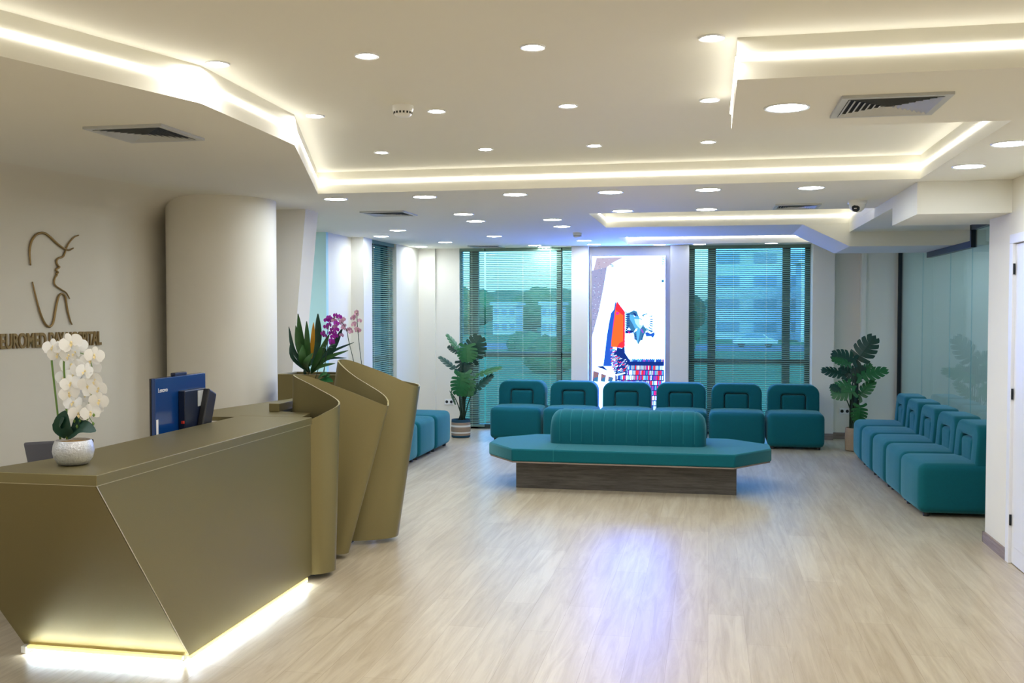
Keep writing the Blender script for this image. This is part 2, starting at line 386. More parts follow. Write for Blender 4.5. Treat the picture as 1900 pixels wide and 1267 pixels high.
strip('led_strip', [(.094, 4.845), (.094, 3.80), (1.93, 3.80)], False, 'warm light strip around the lowered ceiling block at the right', inward=False)
strip('led_strip', cove2, True, 'warm light strip in the ceiling recess behind the security camera')
strip('led_strip', cove3, True, 'warm light strip in the farthest small ceiling recess above the display')

# ------------------------------------------------------------------ windows
def window(idx, axis, a0, a1, plane, mulls, trans, tag_):
    # frame bars + glass; axis 'x' = window facing -Y, 'y' = window facing +X
    f = MB(); W = lambda a0, a1, d0, d1, z0, z1, m: (m.box(a0, a1, plane+d0, plane+d1, z0, z1) if axis == 'x' else m.box(plane-d1, plane-d0, a0, a1, z0, z1))
    for q0, q1 in mulls: W(q0, q1, 0, .07, 0, 2.5, f)
    W(a0, a1, 0, .07, trans-.035, trans+.035, f); W(a0, a1, 0, .07, 0, .06, f); W(a0, a1, 0, .07, 2.46, 2.6, f)
    fr = f.build('window_%d' % idx, M_frame); fr['kind'] = 'structure'
    g = MB(); W(a0, a1, .03, .036, 0, 2.6, g); g.build('glass', M_tint, fr)
    return fr
window(1, 'y', 11.40, 12.36, -4.10, [(11.40, 11.5), (11.75, 11.82), (12.28, 12.36)], 1.03, '')
window(2, 'x', -3.41, -1.815, 13.50, [(-3.41, -3.40), (-3.285, -3.16), (-2.06, -1.985), (-1.83, -1.815)], 1.03, '')
window(3, 'x', -.272, 1.278, 13.50, [(-.272, -.20), (-.03, .075), (.93, 1.03), (1.215, 1.278)], .97, '')
def blind(axis, a0, a1, plane, label, zb=.03, cords=()):
    t = thing('venetian_blind', ((a0+a1)/2, plane, 0) if axis == 'x' else (plane, (a0+a1)/2, 0), label, 'window blind', 0 if axis == 'x' else pi/2, 'venetian blinds over the tinted windows')
    w = (a1-a0)/2; s = MB(); z = zb+.03; th = radians(33)
    while z < 2.455:
        c = .0125*cos(th); sn = .0125*sin(th)
        s.add([(-w, -c, z-sn), (w, -c, z-sn), (w, c, z+sn), (-w, c, z+sn)], [(0, 1, 2, 3)]); z += .0255
    s.build('slats', M_slat, t)
    MB().box(-w, w, -.02, .02, 2.46, 2.50).build('head_rail', M_slat, t)
    MB().box(-w, w, -.012, .012, zb, zb+.02).build('bottom_rail', M_slat, t)
    for cx in cords: MB().box(cx-.0015, cx+.0015, -.015, -.013, zb, 2.48).build('cord', M_cord, t)
    return t
blind('y', 11.405, 12.355, -4.03, 'narrow green-lit slatted blind on the left side wall', cords=(-.3, .3))
blind('x', -3.405, -3.06, 13.44, 'narrow slatted blind strip at the left of the window by the potted plant', cords=(0,))
blind('x', -3.04, -1.99, 13.44, 'wide half-open slatted blind with hill view behind the left chairs', .08, (-.35, 0, .38))
blind('x', -1.97, -1.82, 13.44, 'narrow slatted blind strip just left of the bright display', cords=())
blind('x', -.268, 1.274, 13.44, 'wide slatted blind right of the display, apartment block behind it', cords=(-.62, -.2, .22, .66))

# ------------------------------------------------------------------ glass partition at the right
XG = 2.33
gp = thing('glass_partition', (XG, 7.6, 0), 'frameless glass partition with dark metal rails behind the right row of chairs', 'glass wall')
for i, (y0, y1, zt) in enumerate(((0, 2.07, 2.42), (2.08, 2.9, 2.28), (2.91, 4.2, 2.28), (4.21, 5.55, 2.5))):
    MB().box(-.005, .005, y0, y1, .03, zt).build('glass_pane', M_part, gp)
MB().box(-.025, .025, 0, 2.07, 2.37, 2.42).build('top_rail', M_blackmetal, gp)
MB().box(-.025, .025, 2.07, 3.9, 2.215, 2.275).build('top_rail', M_blackmetal, gp)
MB().box(-.025, .025, 2.03, 2.075, 2.215, 2.42).build('rail_step', M_blackmetal, gp)
MB().box(-.025, .025, 5.53, 5.575, 0, 2.5).build('end_post', M_blackmetal, gp)
MB().box(-.02, .02, 0, 5.55, 0, .035).build('bottom_rail', M_blackmetal, gp)
# door at far right
d = MB().box(1.915, 2.0, 6.95, 7.02, 0, 2.08).box(1.915, 2.0, 5.98, 6.05, 0, 2.08).box(1.915, 2.0, 5.98, 7.02, 2.08, 2.14)
dr = struct('door_1', d, M_door, bevel=.004)
MB().box(1.935, 1.975, 6.05, 6.95, .005, 2.075).box(1.930, 1.936, 6.10, 6.88, .12, 1.98).build('door_leaf', M_door, dr, bevel=.003)
for zz in (.25, 1.07, 1.88): MB().lathe([(.007, 0), (.007, .07)], (1.925, 6.945, zz), 10).build('hinge', M_blackmetal, dr)
MB().tube([(1.93, 6.12, 1.0), (1.88, 6.12, 1.0), (1.87, 6.14, 1.0), (1.87, 6.25, 1.0)], .009, 8).build('door_handle', M_vent, dr, smooth=40)

# ------------------------------------------------------------------ ceiling lights
def lamp(name, r, ring, m, label, cat, group):
    o = MB().lathe([(r, .0), (r, -.004), (ring, -.006), (ring+.003, -.001), (ring+.003, 0)], n=28, caps=False).build(name, M_ring, smooth=40)
    MB().lathe([(0.0001, -.002), (r, -.002)], n=28, caps=False).build('lens', m, o)
    return tag(o, label, cat, group)
ordn = ['first', 'second', 'third', 'fourth', 'fifth', 'sixth']
small = None
def put_small(x, y, lab):
    global small
    if small is None: small = lamp('recessed_spotlight', .036, .047, M_spot, lab, 'ceiling light', 'small recessed spotlights in the raised ceiling'); small.location = (x, y, ZH)
    else: dup(small, (x, y, ZH), label=lab)
rowdef = {'nearest': (3.78, [(-1.975, 'leftmost, by the cove corner'), (-1.335, 'second from left'), (-.67, 'third from left'), (0.0, 'rightmost, beside the lowered block')]),
          'middle': (4.89, [(-2.01, 'leftmost, by the angled cove'), (-1.36, 'just right of the smoke detector'), (-.69, 'third from left'), (-.008, 'rightmost, beside the lowered block')]),
          'farthest': (6.10, [(-2.06, 'leftmost'), (-1.38, 'second from left'), (-.70, 'third from left'), (-.016, 'rightmost')])}
for rn, (y, L) in rowdef.items():
    for x, w in L: put_small(x, y, 'small spotlight in the %s row of the raised ceiling, %s' % (rn, w))
for x in (-2.0, -1.33, -.67, 0, .7):  # unseen rows of spots, added to light the near room
    for y in (2.66, 1.5, .2, -1.2, -2.6):
        if x < -1.9 and y == 2.66: continue
        put_small(x, y, 'small spotlight added overhead out of view, %s row, %s from left' % (['first', 'second', 'third', 'fourth', 'last'][[2.66, 1.5, .2, -1.2, -2.6].index(y)], ordn[[-2.0, -1.33, -.67, 0, .7].index(x)]))
big = None
def put_big(x, y, lab, zz=ZL):
    global big
    if big is None: big = lamp('round_downlight', .082, .092, M_down, lab, 'ceiling light', 'round downlights in the lower ceiling'); big.location = (x, y, zz)
    else: dup(big, (x, y, zz), label=lab)
lows = [(-2.816, 7.243, 'leftmost of the row along the front edge of the lower ceiling'), (-2.105, 7.23, 'second from left in the front row of the lower ceiling'), (-1.41, 7.21, 'third from left in the front row of the lower ceiling'),
        (-.707, 7.205, 'fourth from left in the front row of the lower ceiling'), (-.017, 7.19, 'fifth from left in the front row of the lower ceiling'), (.685, 7.22, 'rightmost in the front row of the lower ceiling'),
        (-2.148, 8.60, 'leftmost of the second row of the lower ceiling'), (-.74, 8.59, 'at the front left edge of the middle ceiling recess'), (-.033, 8.59, 'in front of the middle ceiling recess, left of the air vent'),
        (-2.20, 9.29, 'behind the leftmost lamp of the second row'), (-1.456, 9.275, 'left of the middle ceiling recess, upper of the close pair'), (-1.481, 10.06, 'left of the middle ceiling recess, lower of the close pair'),
        (-3.269, 10.2, 'right behind the left air vent of the waiting area'), (-3.72, 10.99, 'nearest the white left corner pillar'), (-2.442, 11.24, 'single lamp above the left part of the hill window'),
        (-3.257, 12.1, 'above the space between the narrow window and the potted plant'), (-3.81, 12.9, 'farthest left, at the top of the back left corner'), (-2.975, 13.0, 'directly above the left potted plant window'),
        (-2.266, 12.93, 'above the hill window, left of a close pair'), (-2.2, 13.3, 'above the hill window, right of a close pair'), (-1.513, 12.15, 'below the rear smoke detector, left of a close pair'), (-1.476, 12.87, 'below the rear smoke detector, right of a close pair'),
        (1.50, 5.51, 'at the right edge of the photo by the white wall'), (1.497, 6.33, 'above the stepped soffit at the right')]
for x, y, w in lows: put_big(x, y, 'round white downlight '+w)
put_big(.312, 4.351, 'large round downlight in the lowered block beside the air vent')
for x, w in ((-.65, 'at the far window wall, above the display'), (-.137, 'at the far window wall, above the left part of the right window'), (.763, 'at the far window wall, above the right part of the right window')):
    put_big(x, 13.12, 'round white downlight '+w)
    lo = [o for o in C.objects if o.name.startswith('round_downlight') and o.get('label', '').endswith(w)][-1].children[0]
    lo.data = lo.data.copy(); lo.data.materials[0] = M_downdim
put_big(-4.6, 9.2, 'round white downlight seen past the leaning wall panel')
for x, y, w in ((-4.4, -.2, 'added out of view behind the camera by the reception wall'), (-3.2, -.2, 'added out of view behind the camera, nearer the desk line'), (-4.3, 2.2, 'added out of view close to the reception wall before the sign'), (-3.6, 1.4, 'added out of view over the near end of the reception wall'), (-3.6, 2.9, 'added out of view above the desk, before the left air vent'), (-5.6, 9.6, 'added unseen in the side corridor beyond the leaning wall')): put_big(x, y, 'round white downlight '+w)  # unseen downlights, added as fill light
for x, y, w in ((3.5, 8.3, 'added inside the side room behind the near glass panes'), (4.4, 9.2, 'added inside the side room, second behind the near glass panes'), (4.3, 11.0, 'added inside the side room, second behind the middle glass panes'), (3.4, 12.6, 'added inside the side room, in its far corner'), (3.5, 10.0, 'added inside the side room behind the middle glass panes'), (3.5, 11.8, 'inside the side room behind the farthest glass pane')): put_big(x, y, 'round white downlight '+w)  # downlights added to brighten the room behind the glass

def vent(cx, cy, s, label, z=ZL, seedm=None):
    t = thing('air_vent', (cx, cy, z), label, 'air vent', 0, 'square ceiling air vents')
    f = MB(); h = s/2; k = .028
    f.box(-h, h, -h, -h+k, -.012, 0).box(-h, h, h-k, h, -.012, 0).box(-h, -h+k, -h+k, h-k, -.012, 0).box(h-k, h, -h+k, h-k, -.012, 0)
    f.build('vent_frame', M_vent, t)
    MB().box(-h+k, h-k, -h+k, h-k, -.002, -.001).build('duct', M_ventdark, t)
    l = MB(); n = 8
    for i in range(n):
        r0 = (h-k)*(1-i/n)-.002; r1 = r0-(h-k)/n*.66
        if r1 < .004: continue
        for q in range(4):
            a = q*pi/2; R = lambda x, y, z: (x*cos(a)-y*sin(a), x*sin(a)+y*cos(a), z)
            l.quad(R(-r0, -r0, -.014), R(r0, -r0, -.014), R(r1, -r1, -.003), R(-r1, -r1, -.003))
    l.build('louvres', M_vent, t); return t
vent(-2.66, 4.37, .40, 'square louvred air vent over the reception desk at the left')
vent(.72, 4.37, .42, 'square louvred air vent in the lowered ceiling block at the upper right')
vent(-2.77, 8.40, .40, 'square louvred air vent at the left of the waiting area ceiling')
vent(.69, 8.47, .36, 'square louvred air vent left of the security camera')
vent(-2.93, 13.0, .42, 'square louvred air vent close to the back window wall at the left')

def detector(x, y, z, s, label):
    t = thing('smoke_detector', (x, y, z), label, 'smoke detector')
    MB().lathe([(.052*s, 0), (.052*s, -.02*s), (.048*s, -.03*s)], n=32).build('base', M_white, t, smooth=40)
    MB().lathe([(.046*s, -.028*s), (.044*s, -.042*s), (.034*s, -.052*s), (.012*s, -.056*s), (.001, -.056*s)], n=32).build('dome', M_white, t, smooth=60)
    g = MB()
    for k in range(16):
        a = 2*pi*k/16; g.obox((.0445*s*cos(a), .0445*s*sin(a), -.036*s), (.002*cos(a), .002*sin(a), 0), (-.004*s*sin(a), .004*s*cos(a), 0), (0, 0, .005*s))
    g.build('sensor_slots', M_ventdark, t)
detector(-1.49, 4.74, ZH, 1.0, 'white round smoke detector on the raised ceiling')
detector(-1.44, 10.95, ZL, .95, 'small round smoke detector on the blue-lit ceiling near the display')
t = thing('security_camera', (1.12, 8.15, ZL), 'white dome security camera with black eye on the ceiling by the soffit', 'security camera')
MB().lathe([(.072, 0), (.072, -.022), (.066, -.03)], n=28).build('mount', M_white, t, smooth=40)
MB().lathe([(.001, -.092), (.03, -.086), (.052, -.066), (.062, -.045), (.062, -.028)], n=28).build('housing', M_white, t, smooth=60)
e = MB().lathe([(.001, 0), (.018, -.002), (.029, -.012), (.031, -.03)], n=24).build('camera_eye', M_black, t, smooth=50)
e.location = (-.022, -.062, -.055); e.rotation_euler = (radians(78), 0, radians(-15)); 
MB().box(-.01, .01, -.003, .003, 0, .002).build('lens_glint', M_text_glint, e).location = (0, -.012, .001)  # white chip painted as a highlight on the lens

# ================================================================== RECEPTION DESK
desk = thing('reception_desk', (-2.37, 4.9, 0), 'olive bronze reception desk with slanted end and glowing base', 'reception desk')
D = Vector((-2.37, 4.9, 0)); dl = lambda x, y, z: (x-D.x, y-D.y, z)
def dbuild(mb, name, m, par=desk, **k):
    mb.v = [(v[0]-D.x, v[1]-D.y, v[2]) for v in mb.v]; return mb.build(name, m, par, **k)
def ey(z): return 4.205-(z-.04)*.7/.92      # y of the slanted end face at height z
b = MB()
zt, zb_ = .955, .042
b.add([(-3.235, ey(zb_), zb_), (-2.372, ey(zb_), zb_), (-2.372, ey(zt), zt), (-3.235, ey(zt), zt), (-3.235, ey(zb_)+.04, zb_), (-2.41, ey(zb_)+.04, zb_), (-2.41, ey(zt)+.05, zt), (-3.235, ey(zt)+.05, zt)],
      [(0, 1, 2, 3), (4, 7, 6, 5), (0, 4, 5, 1), (3, 2, 6, 7), (0, 3, 7, 4), (1, 5, 6, 2)])
dbuild(b, 'end_panel', M_bronze)
b = MB()
b.add([(-2.366, ey(zb_), zb_), (-2.366, 5.655, zb_), (-2.366, 5.655, zt), (-2.366, ey(zt), zt), (-2.41, ey(zb_)+.04, zb_), (-2.41, 5.70, zb_), (-2.41, 5.70, zt), (-2.41, ey(zt)+.05, zt)],
      [(0, 1, 2, 3), (4, 7, 6, 5), (0, 4, 5, 1), (3, 2, 6, 7), (0, 3, 7, 4), (1, 5, 6, 2)])
dbuild(b, 'front_panel', M_bronze, bevel=.002)
b = MB(); b.prism([(-2.36, 3.50), (-2.36, 5.66), (-2.83, 5.66), (-2.825, 3.86), (-2.90, 3.575), (-3.30, 3.56), (-3.30, 3.50)], .958, 1.0)
dbuild(b, 'counter_top', M_bronze, bevel=.0025)
b = MB(); b.prism([(-2.3635, 3.506), (-2.3635, 5.65), (-2.80, 5.65), (-2.80, 3.86), (-3.25, 3.57), (-3.25, 3.506)], .9545, .9585)  # pale strips painted as highlights under the top and down the corner
b.tube([(-2.367, ey(.05)+.001, .05), (-2.367, ey(.955)+.001, .955)], .0022, 6)
dbuild(b, 'edge_highlight', M_bronze_highlight)
# staff side: inner panel and work surface
b = MB().box(-2.83, -2.81, 4.1, 5.6, .7, .957).box(-3.24, -2.41, 4.35, 5.62, .70, .725).box(-3.24, -3.20, 4.6, 4.64, 0, .70).box(-3.24, -3.20, 5.5, 5.54, 0, .70)
dbuild(b, 'work_surface', M_bronze)
b = MB(); b.prism([(-2.43, 5.665), (-2.83, 5.665), (-2.83, 5.585), (-3.25, 5.56), (-3.18, 5.95), (-3.01, 6.85), (-2.75, 6.85), (-2.72, 5.97), (-2.47, 5.90)], .975, 1.0)
dbuild(b, 'return_top', M_bronze, bevel=.002)
b = MB().box(-3.2, -3.17, 5.6, 5.9, .72, .975).box(-3.05, -2.8, 6.4, 6.8, 0, .975).box(-2.95, -2.55, 5.80, 5.82, .72, .975)
dbuild(b, 'return_support', M_bronze_in)
b = MB().box(-2.765, -2.695, 5.93, 6.85, 1.0, 1.052)
dbuild(b, 'raised_ledge', M_bronze, bevel=.003)
b = MB().box(-3.20, -2.42, 4.24, 5.60, 0, .04)
dbuild(b, 'plinth', M_bronze_in)
b = MB().obox((-2.80, 4.196, .032), (.405, 0, 0), (0, .010, 0), (0, 0, .008)).obox((-2.373, 4.90, .032), (.010, 0, 0), (0, .69, 0), (0, 0, .008))
dbuild(b, 'led_profile', M_deskled_y)
b = MB().obox((-2.80, 4.193, .0215), (.40, 0, 0), (0, .006, 0), (0, 0, .0024)).obox((-2.370, 4.90, .0215), (.006, 0, 0), (0, .685, 0), (0, 0, .0024))
dbuild(b, 'led_strip_base', M_deskled)
b = MB().box(-3.235, -3.206, 4.178, 4.206, .004, .038)
dbuild(b, 'strip_end_cap', M_white, bevel=.004)

# bronze ribbon screen at the end of the desk (one folded sheet)
ribbon_pts = [   # bottom (x,y), top (x,y,z)
    ((-2.385, 5.672), (-2.375, 5.672, .985)), ((-2.315, 5.72), (-2.31, 5.73, 1.02)),
    ((-2.285, 5.83), (-2.262, 5.86, 1.075)),
    ((-2.42, 5.95), (-2.45, 5.96, 1.155)), ((-2.62, 5.99), (-2.61, 6.00, 1.22)), ((-2.66, 6.035), (-2.63, 6.05, 1.23)),
    ((-2.60, 6.09), (-2.56, 6.13, 1.21)), ((-2.50, 6.15), (-2.33, 6.24, 1.11)), ((-2.39, 6.19), (-2.14, 6.31, 1.025)), ((-2.355, 6.24), (-2.11, 6.36, 1.015)),
    ((-2.39, 6.29), (-2.16, 6.41, 1.08)), ((-2.52, 6.36), (-2.38, 6.45, 1.20)), ((-2.66, 6.43), (-2.50, 6.50, 1.28)), ((-2.70, 6.49), (-2.53, 6.57, 1.305)),
    ((-2.62, 6.55), (-2.46, 6.64, 1.29)), ((-2.42, 6.58), (-2.25, 6.74, 1.20)), ((-2.26, 6.66), (-2.10, 6.80, 1.125)), ((-2.19, 6.76), (-2.055, 6.88, 1.10)), ((-2.23, 6.88), (-2.09, 6.98, 1.11)),
    ((-2.40, 6.93), (-2.22, 7.01, 1.13))]
bot = catmull([(x, y, .035) for (x, y), _ in ribbon_pts], 6); top = catmull([t for _, t in ribbon_pts], 6)
r = MB(); n = len(bot); th = .011; NV = 10
def nrm(P, i):
    t = (P[min(i+1, n-1)]-P[max(i-1, 0)]); t.z = 0; t.normalize(); return Vector((t.y, -t.x, 0))
for side in (-1, 1):
    vs = []
    for j in range(NV+1):
        for i in range(n):
            q = bot[i].lerp(top[i], j/NV)+nrm(bot, i).lerp(nrm(top, i), j/NV)*th/2*side; vs.append(q)
    r.add(vs, [(j*n+i, j*n+i+1, (j+1)*n+i+1, (j+1)*n+i) for j in range(NV) for i in range(n-1)])
A = (NV+1)*n
r.f += [(i, i+1, A+i+1, A+i) for i in range(n-1)]+[(NV*n+i, NV*n+i+1, A+NV*n+i+1, A+NV*n+i) for i in range(n-1)]
r.f += [(j*n, (j+1)*n, A+(j+1)*n, A+j*n) for j in range(NV)]+[(j*n+n-1, (j+1)*n+n-1, A+(j+1)*n+n-1, A+j*n+n-1) for j in range(NV)]
r.mi = [0]*len(r.f)
rt = thing('folded_screen', (-2.4, 6.2, 0), 'tall bronze screen of wavy folded sheet at the far end of the desk', 'decorative screen')
r.v = [(x+2.4, y-6.2, z) for x, y, z in [tuple(v) for v in r.v]]
r.build('folded_sheet', M_bronze, rt, smooth=50)
f = MB().box(-.2, .0, -.42, -.34, 0, .036).box(-.25, -.08, .28, .5, 0, .036); f.build('foot', M_black, rt)

# planter behind the desk end
pt = thing('planter_box', (-2.86, 7.06, 0), 'brown bronze planter box standing behind the desk end', 'planter')
MB().box(-.345, .38, -.03, .0, 0, 1.165).box(-.345, .38, .27, .30, 0, 1.165).box(-.345, -.315, 0, .27, 0, 1.165).box(.35, .38, 0, .27, 0, 1.165).build('box', M_bronze, pt, bevel=.003)
MB().box(-.315, .35, 0, .27, 1.0, 1.12).build('soil', M_soil, pt)

# ================================================================== PLANTS
def leaf_blade(mb, pts, w, n=10, fold=.18, up=Vector((0, -1, 0)), mi=0, wf=None):
    """lanceolate blade along a centre line; up = the direction its face looks"""
    P = catmull(pts, 5); N = len(P); wf = wf or (lambda t: sin(pi*min(1, t*.92+.06))**.75)
    vs = []
    for i, p in enumerate(P):
        t = (P[min(i+1, N-1)]-P[max(i-1, 0)]).normalized(); s = t.cross(up)
        s = s.normalized() if s.length > 1e-4 else Vector((1, 0, 0)); nn = s.cross(t).normalized(); ww = w/2*wf(i/(N-1))
        vs += [p-s*ww+nn*fold*ww, p, p+s*ww+nn*fold*ww]
    mb.add(vs, [(3*i+k, 3*i+k+1, 3*i+k+4, 3*i+k+3) for i in range(N-1) for k in (0, 1)], mi)
def monstera(base, tip, w, face, m, parent, holes=6, droop=.12):
    """split leaf: outline heart-shaped, deep slits between the fingers"""
    base, tip, face = Vector(base), Vector(tip), Vector(face).normalized()
    ax = tip-base; w = w*1.28; Lg = ax.length; a = ax.normalized(); s = a.cross(face).normalized(); nn = s.cross(a).normalized()
    mb = MB()
    def pos(u, v):   # u along, v across (in units of length / half width)
        return base+a*(u*Lg)+s*(v*w/2)-nn*(droop*Lg*(u*u)+.16*abs(v)**1.6*w/2)
    def half(u): # half width profile
        u = max(0, min(1, u)); return (sin(pi*(u*.86+.13))**.62)*(1-.12*u)
    K = holes
    for sd in (-1, 1):
        for k in range(K):
            u0 = -.02+k/K*.93; u1 = -.02+(k+1)/K*.93; um = (u0+u1)/2; g = .085/K
            sweep = .13+.16*(k/K); back = -.24 if k == 0 else (-.05 if k == 1 else 0.02)
            def P(u, f, sh):   # point on finger: f 0 midrib..1 edge
                return pos(u+(sweep*.6+back)*f*f*.9, sd*half(u+.04)*f)
            cols = [0, .25, .45, .65, .85, 1.0]
            vs = []
            for f in cols:
                gap = 0 if f < .5 else g*((f-.5)/.5)*.95
                e0 = u0+gap; e1 = u1-gap
                if f > .9: mdl = (e0+e1)/2; e0 = mdl+(e0-mdl)*.88; e1 = mdl+(e1-mdl)*.88
                vs += [P(e0, f, 0), P((e0+e1)/2, f*1.02, 0), P(e1, f, 0)]
            mb.add(vs, [(3*i+q, 3*i+q+1, 3*i+q+4, 3*i+q+3) for i in range(len(cols)-1) for q in (0, 1)])
        # tip lobe
        vs = [pos(.88, 0), pos(.90, sd*.36), pos(.97, sd*.26), pos(1.07, 0)]
        mb.add(vs, [(0, 1, 2, 3)])
    mb.tube([pos(u, 0)+nn*.001 for u in (0, .3, .6, .95)], [.003, .0025, .002, .001], 5)
    return mb.build('leaf', m, parent, smooth='all')
def px2(px, py, Yd): return atY(px, py, Yd)
def monstera_plant(name, loc, pot, spec, Yc, label, nst=3):
    t = thing(name, loc, label, 'potted plant'); L0 = Vector(loc)
    pot(t)
    st = MB(); random.seed(3)
    for i, (b, tp, w, dy, m, face) in enumerate(spec):
        B_ = px2(*b, Yc+dy)-L0; T_ = px2(*tp, Yc+dy+random.uniform(-.05, .03))-L0
        monstera(B_, T_, w, face, M_leafd if m == 'd' else M_leafg, t)
        r0 = Vector((random.uniform(-.05, .05), random.uniform(-.05, .05), .19))
        mid = r0.lerp(B_, .55)+Vector((0, 0, .06))
        st.tube(catmull([r0, mid, B_], 5), [.009-.0004*k for k in range(11)], 6)
    for k in range(nst):
        a = random.uniform(0, 6.28); st.tube([(.04*cos(a), .04*sin(a), .18), (.045*cos(a), .045*sin(a), .5+.1*k)], [.013, .008], 7)
    st.build('stems', M_stemd, t, smooth='all')
    return t
def pot_striped(t):
    MB().lathe([(.105, 0), (.122, .01), (.128, .12), (.122, .225), (.120, .235), (.108, .235), (.105, .20)], n=36).build('basket', M_basket, t, smooth=50)
    MB().lathe([(.001, .20), (.112, .205)], n=24, caps=False).build('soil', M_soil, t)
def pot_tan(t):
    MB().lathe([(.085, 0), (.102, .01), (.106, .14), (.10, .262), (.098, .27), (.088, .27), (.085, .24)], n=36).build('basket', M_tan, t, smooth=50)
    MB().lathe([(.001, .23), (.092, .235)], n=24, caps=False).build('soil', M_soil, t)
F0 = (0, -1, .25)
monstera_plant('potted_monstera', (-3.16, 12.5, 0), pot_striped, [
    ((853, 652), (832, 619), .085, .0, 'g', (.75, -.6, .4)), ((853, 655), (831, 642), .07, -.02, 'd', (.3, -1, .2)), ((872, 667), (889, 625), .25, .08, 'd', (.1, -1, .1)),
    ((866, 640), (865, 671), .24, -.10, 'g', (-.15, -1, .3)), ((848, 688), (817, 659), .09, .0, 'd', (.6, -.6, .5)), ((856, 668), (868, 694), .19, .06, 'd', F0),
    ((856, 695), (848, 733), .23, -.14, 'g', (-.1, -1, .35)), ((862, 692), (869, 733), .20, -.08, 'g', (.2, -1, .3)), ((884, 696), (927, 678), .10, -.02, 'g', (.1, -.6, .8)),
    ((880, 724), (911, 694), .11, -.05, 'd', (-.5, -.8, .3)), ((836, 727), (842, 751), .075, -.10, 'g', (-.8, -.6, .2)), ((866, 715), (874, 735), .10, -.1, 'g', F0)],
    12.5, 'tall monstera plant in striped basket at the left of the window', 4)
monstera_plant('potted_monstera', (1.67, 12.2, 0), pot_tan, [
    ((1586, 674), (1622, 625), .22, .0, 'd', (-.15, -1, .15)), ((1588, 668), (1545, 655), .17, -.04, 'd', (.1, -1, .5)), ((1578, 676), (1546, 664), .10, -.08, 'g', (.1, -.8, .6)), ((1567, 695), (1527, 684), .12, .0, 'd', (.2, -.8, .5)),
    ((1592, 700), (1558, 683), .17, .05, 'd', F0), ((1582, 708), (1600, 680), .15, .03, 'd', F0), ((1592, 700), (1645, 683), .15, -.04, 'g', (-.1, -.8, .6)), ((1593, 692), (1616, 676), .10, .06, 'g', (-.1, -.8, .5)), ((1578, 712), (1542, 722), .14, -.08, 'g', (.0, -.9, .5)),
    ((1586, 726), (1544, 731), .15, -.12, 'g', (0, -1, .4)), ((1560, 722), (1541, 715), .09, -.1, 'd', (0, -.8, .5)), ((1592, 738), (1620, 705), .13, -.04, 'g', (-.5, -.8, .1)), ((1596, 752), (1594, 786), .16, -.12, 'g', (.1, -1, .2))],
    12.2, 'tall monstera plant in plain tan basket beside the right row of chairs', 4)

# cordyline in the planter
t = thing('strap_leaf_plant', (-2.86, 7.10, 1.12), 'leafy green cordyline with one yellow leaf in the planter behind the desk', 'plant'); L0 = Vector((-2.86, 7.10, 1.12))
YP = 7.10
q0 = px2(573, 702, YP)-L0
MB().tube([(q0.x, 0, 0), (q0.x-.003, 0, q0.z), (q0.x, 0, q0.z+.05)], [.011, .009, .008], 8).build('trunk', M_trunk, t, smooth='all')
spec = [((573, 690), (536, 606), .032, 'd', -.05, 8), ((571, 690), (541, 626), .03, 'd', -.1, 10), ((573, 685), (549, 604), .045, 'g', -.05, 4), ((574, 680), (553, 582), .05, 'g', .0, 5), ((575, 680), (569, 596), .045, 'g', -.06, 3),
        ((578, 678), (590, 582), .062, 'd', .05, 4), ((578, 665), (582, 598), .034, 'y', -.02, 2), ((577, 688), (611, 620), .05, 'g', -.05, 5), ((577, 690), (636, 608), .055, 'd', .06, 6), ((578, 688), (657, 635), .022, 'd', .03, -10), ((577, 690), (646, 650), .032, 'g', -.05, -7),
        ((577, 692), (643, 664), .02, 'd', .02, -14), ((577, 693), (622, 674), .030, 'g', -.08, -5), ((574, 690), (562, 640), .06, 'g', -.14, 3), ((575, 692), (580, 655), .05, 'g', -.16, 0), ((572, 702), (566, 681), .022, 'd', -.03, 2), ((578, 690), (604, 640), .05, 'd', .08, 4)]
for (b0, tp, w, m, dy, bow) in spec:
    B_ = px2(*b0, YP)-L0; T_ = px2(*tp, YP+dy)-L0
    mid = B_.lerp(T_, .5); d_ = (T_-B_); pr = Vector((-d_.z, 0, d_.x)).normalized(); mid += pr*(-bow*.0035)*(1 if d_.x > 0 else -1)+Vector((0, dy*.6, 0))
    mb = MB(); leaf_blade(mb, [B_, mid, T_], w, fold=.3, up=Vector((.1, -1, .25)))
    mb.build('leaf', M_leafy if m == 'y' else (M_leafo if m == 'g' else M_leafd), t, smooth='all')

def orchid_flower(c, r, face, m, lipm, parent, rot=0, name='flower'):
    face = Vector(face).normalized(); c = Vector(c); u = face.cross(Vector((0, 0, 1))).normalized(); v = u.cross(face).normalized()
    mb = MB()
    for k, (ang, ln, wd) in enumerate(((90, 1, .62), (212, .95, .55), (328, .95, .55), (12, 1.05, 1.15), (168, 1.05, 1.15))):
        a = radians(ang+rot); d = u*cos(a)+v*sin(a); e = -u*sin(a)+v*cos(a); vs = [c]
        off = .004 if k > 2 else 0
        for q in range(-3, 4):
            th_ = q/3; R_ = r*ln*(1-.10*th_*th_); vs.append(c+d*(R_*(.35+.65*cos(th_*1.25)))+e*(r*wd*.5*sin(th_*1.5)*1.05)+face*(off+r*.18*cos(th_*1.2)-r*.10))
        mb.add(vs, [(0, i, i+1) for i in range(1, len(vs)-1)], 0)
    for s_ in (-1, 1):
        mb.add([c+face*.004, c+face*r*.35+u*s_*r*.16-v*r*.1, c+face*r*.3-v*r*.42, c+face*.2*r-v*r*.2], [(0, 1, 2), (0, 2, 3)], 1)
    mb.lathe([(.001, r*.22), (r*.09, r*.15), (r*.11, 0)], c+face*r*.05, 8, 1)
    return mb.build(name, [m, lipm], parent, smooth='all')
